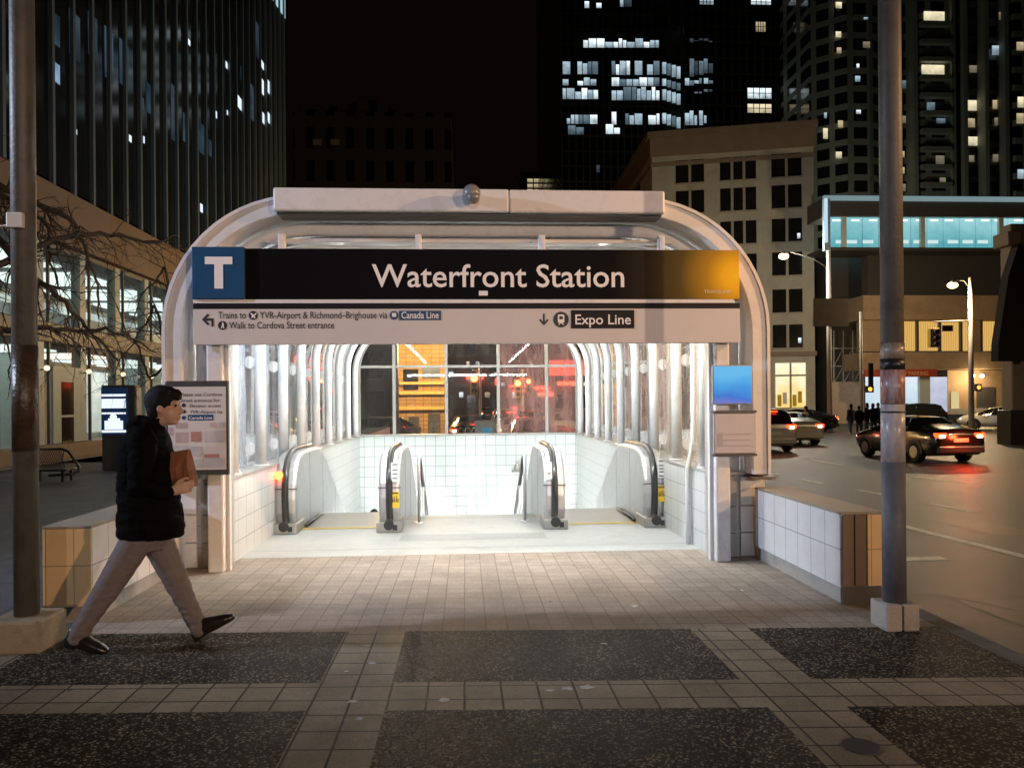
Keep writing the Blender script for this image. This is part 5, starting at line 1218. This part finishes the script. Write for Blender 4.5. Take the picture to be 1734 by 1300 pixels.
def make_car(loc, rz, paint, label, group='cars on the street', brake=True, head=False, suv=False, cat='car', tail=1.0):
    T = thing('car', loc, label, cat, group, rz)
    roof = 1.66 if suv else 1.43
    # y, half width, bottom, belt, top, roof half width
    if suv: ST = [(-2.25,.70,.42,.86,.92,.66),(-2.2,.86,.30,.98,1.06,.74),(-2.05,.90,.26,1.02,1.20,.72),(-1.85,.91,.24,1.03,1.52,.66),(-1.5,.92,.24,1.03,1.64,.64),(-.7,.93,.23,1.02,1.68,.65),(-.05,.93,.23,1.02,1.69,.65),(.35,.93,.23,1.01,1.64,.64),(1.1,.92,.23,1.0,1.12,.74),(1.3,.91,.24,.98,1.06,.75),(1.95,.88,.26,.88,.96,.72),(2.2,.78,.32,.70,.78,.64),(2.27,.66,.38,.62,.68,.55)]
    else: ST = [(-2.36,.68,.40,.78,.84,.60),(-2.30,.84,.30,.94,1.02,.70),(-2.1,.88,.25,.97,1.06,.73),(-1.85,.89,.22,.98,1.09,.72),(-1.5,.90,.21,.98,1.19,.68),(-.9,.91,.20,.97,1.39,.60),(-.4,.91,.20,.94,1.43,.59),(.05,.91,.20,.93,1.43,.59),(.45,.91,.20,.93,1.37,.60),(1.15,.90,.21,.93,1.03,.70),(1.35,.89,.22,.92,.99,.72),(1.95,.86,.26,.82,.89,.70),(2.25,.76,.32,.64,.71,.62),(2.33,.64,.38,.56,.62,.52)]
    rows = []
    for y, w, zb, zt, top, wr in ST:
        half = [(0,zb),(.80*w,zb),(.97*w,zb+.10),(w,zb+.30),(.985*w,(zt+zb)/2+.16),(.955*w,zt),(wr,top),(wr*.6,top+.03),(0,top+.04)]
        rows.append([Vector((x,y,z)) for x, z in half]+[Vector((-x,y,z)) for x, z in reversed(half[1:-1])])
    n = len(rows[0]); m = len(rows); body = MB(); gl = MB()
    vs = [v for r in rows for v in r]
    if suv: side = range(2, 8); win = ((1,4),(7,8))
    else: side = range(4, 9); win = ((4,5),(8,9))
    bf = []; gf = []
    for i in range(m-1):
        for k in range(n):
            f = (i*n+k, i*n+(k+1) % n, (i+1)*n+(k+1) % n, (i+1)*n+k)
            isside = k in (5,10) and i in side; istop = k in (6,7,8,9) and any(a <= i < b for a, b in win)
            (gf if (isside or istop) else bf).append(f)
    body.add(vs, bf, True); body.add(vs, [tuple(range(n))[::-1], tuple(range((m-1)*n, m*n))])
    body.build('body', paint, T, local=True)
    gl.add(vs, gf, True); gl.build('windows', M['car_glass'], T, local=True)
    pl = MB()
    for s in (-1,1):
        for i0 in (side[0]+1, side[-1]-1):
            a, b = rows[i0][5], rows[i0][6]; q = [Vector((s*(p.x+.012), p.y, p.z)) for p in (a, b)]
            pl.tube(q, .03, 6)
    pl.build('pillars', paint, T, local=True)
    for s in (-1,1):
        for y in (-1.38,1.38):
            wh = MB().tube([(s*.70,y,.33),(s*.88,y,.33),(s*.925,y,.33)], [.335,.335,.30], 22).build('wheel', M['tyre'], T, local=True)
            MB().cyl((s*.90,y,.33),(s*.935,y,.33),.215,.19,18).build('rim', M['rim'], wh, local=True)
            MB().prism([(y-.40,.30)]+[(y+.40*math.cos(PI-PI*i/12), .33+.42*math.sin(PI*i/12)) for i in range(13)]+[(y+.40,.30)], 'x', s*.86, s*.905).build('wheel_arch', M['black_plastic'], T, local=True)
        zt = .88 if not suv else 1.0
        yr = ST[1][0]-.03
        L_ = MB().box(min(s*.46,s*.82),max(s*.46,s*.82),yr-.03,yr+.16,zt-.06,zt+.08).build('tail_lamp', M['tail_on'] if brake else M['tail_off'], T, local=True, bevel=.02)
        if brake: MB().box(min(s*.54,s*.72),max(s*.54,s*.72),yr-.045,yr-.025,zt-.07,zt+.02).build('lamp_core', M['tail_core'], L_, local=True)
        MB().box(min(s*.48,s*.74),max(s*.48,s*.74),2.12,2.27,.60,.71).build('headlamp', M['head_on'] if head else M['head_off'], T, local=True, bevel=.02)
        MB().obox((s*.99,.78,1.0),(.16,.10,.13)).build('wing_mirror', paint, T, local=True, bevel=.02)
    yr = ST[0][0]
    MB().box(-.78,.78,yr-.05,yr+.12,.34,.56).build('bumper', paint if paint is not M['paint_black'] else M['paint_grey'], T, local=True, bevel=.04)
    MB().box(-.25,.25,yr-.02,yr+.03,.68,.80).build('licence_plate', M['plate'], T, local=True)
    if brake: MB().box(-.22,.22,ST[4][0]+.3 if not suv else -1.9,ST[4][0]+.36 if not suv else -1.84,1.27 if not suv else 1.57,1.31 if not suv else 1.61).build('high_brake_lamp', M['tail_on'], T, local=True)
    return T
def cp(px, Y): return at(px, 720, Y).x
make_car((cp(1612,23.2),25.3,gz), .05, M['paint_black'], 'black sedan with bright brake lamps beside the poster pole')
make_car((cp(1322,29.0)-.3,31.0,gz), .0, M['paint_silver'], 'silver hatchback half hidden by the portal leg', suv=True)
make_car((cp(1366,33.0),35.2,gz), -.05, M['paint_silver'], 'silver sedan braking just right of the silver hatchback')
make_car((cp(1316,44)-1,46,gz), 1.25, M['paint_grey'], 'dark parked sedan under the lit shop window, nearer the portal', brake=False)
make_car((cp(1372,45),47,gz), 1.3, M['paint_black'], 'black parked sedan behind the silver sedan', brake=True)
make_car((cp(1712,46),47,gz), .9, M['paint_white'], 'white car beside the pale pillar at the right edge', brake=False)
make_car((cp(1555,52),53,gz), 1.5, M['paint_black'], 'dark car parked in front of the cool lit shop window', brake=False, suv=True)
# traffic seen through the rear window
for px, Y, rz, pt, lab, kw in ((795,34,0,'paint_black','dark car braking behind the third pane of the rear window',dict()),
        (862,36,0,'paint_silver','silver car braking behind the fourth pane of the rear window',dict(suv=True)),
        (905,48,0,'paint_grey','grey car braking farther down the street behind the fourth pane',dict()),
        (868,62,0,'paint_black','black car braking far down the street behind the fourth pane',dict(suv=True)),
        (948,40,PI,'paint_white','white car with headlamps on behind the right pane',dict(brake=False, head=True)),
        (900,27,PI,'paint_white','white car with headlamps on facing the rear window',dict(brake=False, head=True)),
        (642,33,PI-.4,'paint_grey','dark car with one lamp showing behind the left pane',dict(brake=False, head=True)),
        (825,80,0,'paint_grey','distant car braking behind the middle of the rear window',dict())):
    make_car((cp(px,Y),Y,gz), rz, M[pt], lab, 'traffic behind the rear window', **kw)

# ---------------------------------------------------------------- street furniture far away
M['galv'] = mat('pale_galvanised_pole', (.50,.47,.44), .5, var=.1)
M['sig_y'] = mat('yellow_signal_housing', (.45,.28,.04), .5)
glow_w = emit('street_lamp_globe', (1,.70,.30), 9.0)
def street_lamp(px, Yp, ytop, arm, lab, lamp_px, power, colr):
    b_ = at(px, 700, Yp); zt = at(px, ytop, Yp).z; la = at(lamp_px[0], lamp_px[1], Yp)
    T = thing('street_lamp', (b_.x,Yp,gz), lab, 'street lamp', 'street lamps along the far street')
    MB().tube([(b_.x,Yp,gz),(b_.x,Yp,zt)], [.17,.12], 14).build('column', M['galv'], T)
    z2 = at(px, arm, Yp).z
    MB().tube([(b_.x,Yp,z2),(b_.x+(la.x-b_.x)*.35,Yp,z2+(la.z-z2)*.2+.5),(la.x-(la.x-b_.x)*.15,Yp,la.z+.3),(la.x,Yp,la.z+.22)], .035, 8).build('arm', M['dark_metal'], T)
    MB().sphere((la.x,Yp,la.z), .25, 16, 10, (1.3,1,.8)).build('lamp_globe', glow_w, T)
    MB().cyl((la.x,Yp,la.z+.12),(la.x,Yp,la.z+.30),.20,.08,14).build('lamp_cap', M['galv'], T)
    lt = bpy.data.lights.new('lamp_light', 'POINT'); lt.energy = power; lt.color = colr; lt.shadow_soft_size = .25
    lo = bpy.data.objects.new('lamp_light', lt); COL.objects.link(lo); lo.location = (la.x, Yp-.1, la.z-.35)
    return T
street_lamp(1405, 48, 345, 455, 'tall pale lamp column with glowing globe in front of the beige building', (1327,434), 3000, (1,.92,.76))
street_lamp(1645, 46, 470, 490, 'pale lamp column with glowing lamp beside the lit curtains', (1613,483), 3000, (1,.68,.36))
SL1 = [o for o in bpy.data.objects if o.name == 'street_lamp'][0]
a_ = at(1393,338,48); b2 = at(1404,425,48)
MB().box(a_.x,b2.x,47.8,48.05,b2.z,a_.z).build('banner', mat('pale_blue_banner', (.30,.42,.50), .6), SL1)
MB().box(a_.x,a_.x+.18,47.7,47.8,b2.z+.5,a_.z).build('light_strip', emit('cool_light_strip', (.6,.85,1), .9), SL1)
c_ = at(1374,506,48); d_ = at(1434,553,48); MB().box(c_.x,d_.x,47.75,47.85,d_.z,c_.z).build('hanging_banner', mat('dark_street_banner', (.03,.022,.015), .7, var=.8, scale=1.4), SL1)
# slim post left of the poster pole with a pedestrian signal
p_ = at(1459,700,45); PP = thing('signal_post', (p_.x,45,gz), 'slim brown post with a pedestrian signal above the waiting group', 'signal post')
MB().cyl((p_.x,45,gz),(p_.x,45,at(1459,528,45).z),.10,.08,12).build('post', M['galv'], PP)
q_ = at(1469,659,45); MB().box(q_.x-.18,q_.x+.25,44.7,45,q_.z-.2,q_.z+.2).build('signal_head', M['dark_metal'], PP, bevel=.03)
MB().disc((q_.x,44.69,q_.z),.13).build('signal_lamp', emit('amber_signal', (1,.42,.06), 2.2), PP)
b_ = at(1472,640,44.9); MB().box(at(1470,640,44.9).x,at(1476,640,44.9).x,44.7,44.9,at(1472,655,44.9).z,at(1472,615,44.9).z).build('side_sign', M['black_plastic'], PP)
# signals on the right-hand lamp column
SL2 = [o for o in bpy.data.objects if o.name == 'street_lamp.001'][0]
q_ = at(1652,656,45.8); MB().box(q_.x-.2,q_.x+.2,45.5,45.8,q_.z-.22,q_.z+.22).build('pedestrian_signal', M['dark_metal'], SL2, bevel=.03)
MB().disc((q_.x,45.49,q_.z),.13).build('signal_lamp', bpy.data.materials['amber_signal'], SL2)
q_ = at(1640,543,46); r_ = at(1580,545,46); MB().tube([(q_.x,46,q_.z),(r_.x,46,r_.z)], .05, 8).build('signal_arm', M['galv'], SL2)
TS = thing('traffic_signal', tuple(at(1581,573,45.8)), 'yellow traffic signal hanging before the lit curtains', 'traffic signal')
u0, u1 = at(1574,588,45.8), at(1590,556,45.8)
MB().box(u0.x,u1.x,45.7,46.0,u0.z,u1.z).build('housing', M['sig_y'], TS, bevel=.03)
for k in range(3): MB().cyl(((u0.x+u1.x)/2,45.7,u0.z+(u1.z-u0.z)*(k+.5)/3),((u0.x+u1.x)/2,45.45,u0.z+(u1.z-u0.z)*(k+.5)/3-.03),.15,.16,12).build('visor', M['dark_metal'], TS)
MB().disc(((u0.x+u1.x)/2,45.69,u0.z+(u1.z-u0.z)/6),.11).build('green_lamp', emit('green_signal', (.2,1,.75), 1.2), TS)
u0, u1 = at(1595,561,45.9), at(1612,551,45.9); MB().box(u0.x,u1.x,45.8,45.9,u0.z,u1.z).build('street_name_sign', M['black_plastic'], SL2)
# overhead signals and rack seen through the rear window
def red_signal(px, py, Y, lab):
    p = at(px, py, Y); T = thing('traffic_signal', tuple(p), lab, 'traffic signal', 'red signals behind the rear window')
    MB().box(p.x-.2,p.x+.2,Y,Y+.25,p.z-.75,p.z+.35).build('housing', M['sig_y'], T, bevel=.03)
    MB().sphere((p.x,Y-.02,p.z+.1),.18,14,9,(1,.5,1)).build('red_lamp', emit('red_signal_glow', (1,.06,.02), 26.0) if 'red_signal_glow' not in bpy.data.materials else bpy.data.materials['red_signal_glow'], T)
    for k in (-.2,-.52): MB().disc((p.x,Y-.005,p.z+k),.13).build('dark_lens', M['black_plastic'], T)
    MB().cyl((p.x+.3,Y+.1,gz),(p.x+.3,Y+.1,p.z+.9),.07).build('post', M['galv'], T); MB().cyl((p.x-.1,Y+.1,p.z+.5),(p.x+.3,Y+.1,p.z+.5),.04).build('arm', M['galv'], T)
make_car((cp(868,30),30,gz), .1, M['paint_silver'], 'silver sedan braking close behind the fourth pane', 'traffic behind the rear window')
red_signal(803,644,38,'red traffic signal in the middle pane of the rear window')
red_signal(877,652,44,'red traffic signal in the upper part of the fourth pane')
red_signal(895,648,58,'smaller farther red signal in the fourth pane')
p_ = at(812,705,20.6); RK = thing('bike_rack', (p_.x,20.6,0), 'coiled wire bicycle rack outside the rear window', 'bike rack')
rk = MB(); pts = []
for i in range(90):
    a = i/89*2*PI*6; pts.append((p_.x-.55+1.1*i/89+.14*math.cos(a), 20.6+.1*math.sin(a), .62+.30*math.sin(a)+.0))
rk.tube(pts, .018, 6); rk.cyl((p_.x-.6,20.6,0),(p_.x-.6,20.6,.9),.025).cyl((p_.x+.6,20.6,0),(p_.x+.6,20.6,.9),.025); rk.build('coil', mat('copper_lit_rail', (.55,.42,.32), .3, metal=.8), RK)
p_ = at(815,705,19.5); UB = thing('newspaper_box', (p_.x+.1,19.5,0), 'grey street box with a blue front outside the rear window', 'newspaper box')
MB().box(p_.x-.16,p_.x+.36,19.5,19.95,.25,1.12).build('cabinet', M['grey_metal'], UB, bevel=.02)
MB().box(p_.x+.02,p_.x+.26,19.485,19.5,.35,.95).build('blue_front', emit('blue_box_front', (.12,.38,.62), .5), UB)
for s in (-.1,.3): MB().box(p_.x+s-.03,p_.x+s+.03,19.7,19.76,0,.26).build('leg', M['grey_metal'], UB)

# ---------------------------------------------------------------- lamps over the pavement (out of view), some added as fill
def lamp(name, loc, power, colr, size, lab, aim=None, cone=30):
    T = thing('street_lamp', (loc[0],loc[1],0), lab, 'street lamp', 'street lamps over the pavement')
    x, y, z = loc
    s = -1 if x > 0 else 1
    MB().tube([(x-s*1.4,y,0),(x-s*1.4,y,z-.2),(x-s*1.1,y,z+.3),(x,y,z+.32)], [.09,.07,.05,.04], 12).build('column', M['grey_metal'], T)
    MB().tube([(x-s*.2,y,z+.3),(x+s*.35,y,z+.28)], [.10,.14], 12).build('lamp_head', M['grey_metal'], T)
    lt = bpy.data.lights.new(name, 'SPOT' if aim else 'POINT'); lt.energy = power; lt.color = colr; lt.shadow_soft_size = size
    lo = bpy.data.objects.new(name, lt); COL.objects.link(lo); lo.location = (x, y, z)
    if aim:
        lt.spot_size = rad(cone); lt.spot_blend = 1.0; lo.rotation_euler = (Vector(aim)-Vector(loc)).to_track_quat('-Z', 'Y').to_euler()
lamp('sodium_lamp_light', (15.8,-18,4.9), 10500, (1,.64,.40), .16, 'sodium floodlight standing on the right behind the viewer', (.2,7.2,2.7), 37)
lamp('white_fill_light', (0.6,-20.0,5.2), 3700, (.86,.82,.90), .16, 'added white fill lamp standing straight behind the viewer', (-.6,7.4,3.2), 30)  # added fill, placed so that pole shadows miss the sign

lamp('kerb_lamp_light', (24.0,13.0,8.0), 2600, (1,.66,.32), .16, 'sodium street lamp across the road beyond the right edge', (13,21,-.4), 135)
lamp('road_lamp_light', (13.0,3.2,6.5), 6500, (1,.56,.27), .16, 'sodium floodlight across the road to the right of the viewer', (2.6,8.0,2.6), 36)
lamp('left_lamp_light', (-12.5,4.6,6.0), 5600, (.66,.75,1.0), .16, 'cool floodlight by the office tower to the left of the viewer', (-1.4,7.6,2.0), 44)
lamp('yard_lamp_light', (-2.2,41.0,5.2), 4200, (1,.62,.25), .16, 'sodium lamp in front of the orange brick frontage')
lamp('side_fill_light', (-4.2,27.0,7.3), 300, (.55,.75,1.0), .16, 'added cool fill lamp hidden behind the station vault')  # added out of view to give the tower fins bluish light
for lo_, pw in (((52,104,14),6500),((30,100,14),2600)): lamp('far_fill_light', lo_, pw, (.95,.95,.72), .2, 'added unseen fill lamp below the %s of the apartment tower' % ('east bays' if lo_[0] > 40 else 'western corner'))  # added behind the podium building to brighten the apartment facade
for cx_, cy_ in ((cp(1612,23.2)+.1,22.6),):
    lt = bpy.data.lights.new('brake_lamp_light', 'POINT'); lt.energy = 60 if cx_ > 13.5 and cy_ < 25 else 5; lt.color = (1,.06,.02); lt.shadow_soft_size = .12; lo = bpy.data.objects.new('brake_lamp_light', lt); COL.objects.link(lo); lo.location = (cx_, cy_, .42)
for px in (1648,1663):
    a_ = at(px,640,57.6); lt = bpy.data.lights.new('wall_light_glow', 'POINT'); lt.energy = 260; lt.color = (1,.72,.38); lt.shadow_soft_size = .2; lo = bpy.data.objects.new('wall_light_glow', lt); COL.objects.link(lo); lo.location = a_
# ---------------------------------------------------------------- world, camera, view
Wd = bpy.data.worlds.new('World'); S.world = Wd; Wd.use_nodes = True
wt = Wd.node_tree; wt.nodes.clear(); wo = wt.nodes.new('ShaderNodeOutputWorld'); bg = wt.nodes.new('ShaderNodeBackground')
bg.inputs[0].default_value = (1.0,.62,.42,1); bg.inputs[1].default_value = .0022
wt.links.new(bg.outputs[0], wo.inputs[0])
cam = bpy.data.cameras.new('camera'); co_ = bpy.data.objects.new('camera', cam); COL.objects.link(co_)
cam.sensor_fit = 'HORIZONTAL'; cam.sensor_width = 36; cam.lens = 36*F/1734; cam.shift_y = 30/1734; cam.clip_end = 3000; cam.clip_start = .05
co_.matrix_world = Matrix.Translation((0,0,HCAM)) @ Matrix.Rotation(-TH, 4, 'Z') @ Matrix.Rotation(PI/2, 4, 'X') @ Matrix.Rotation(-RO, 4, 'Z')
S.camera = co_
S.view_settings.view_transform = 'Standard'; S.view_settings.look = 'None'; S.view_settings.exposure = 0; S.view_settings.gamma = 1
S.cycles.use_denoising = True
S.cycles.max_bounces = 7; S.cycles.transparent_max_bounces = 16; S.cycles.diffuse_bounces = 4; S.cycles.glossy_bounces = 3
S.cycles.sample_clamp_indirect = 6.0; S.cycles.caustics_reflective = False; S.cycles.caustics_refractive = False
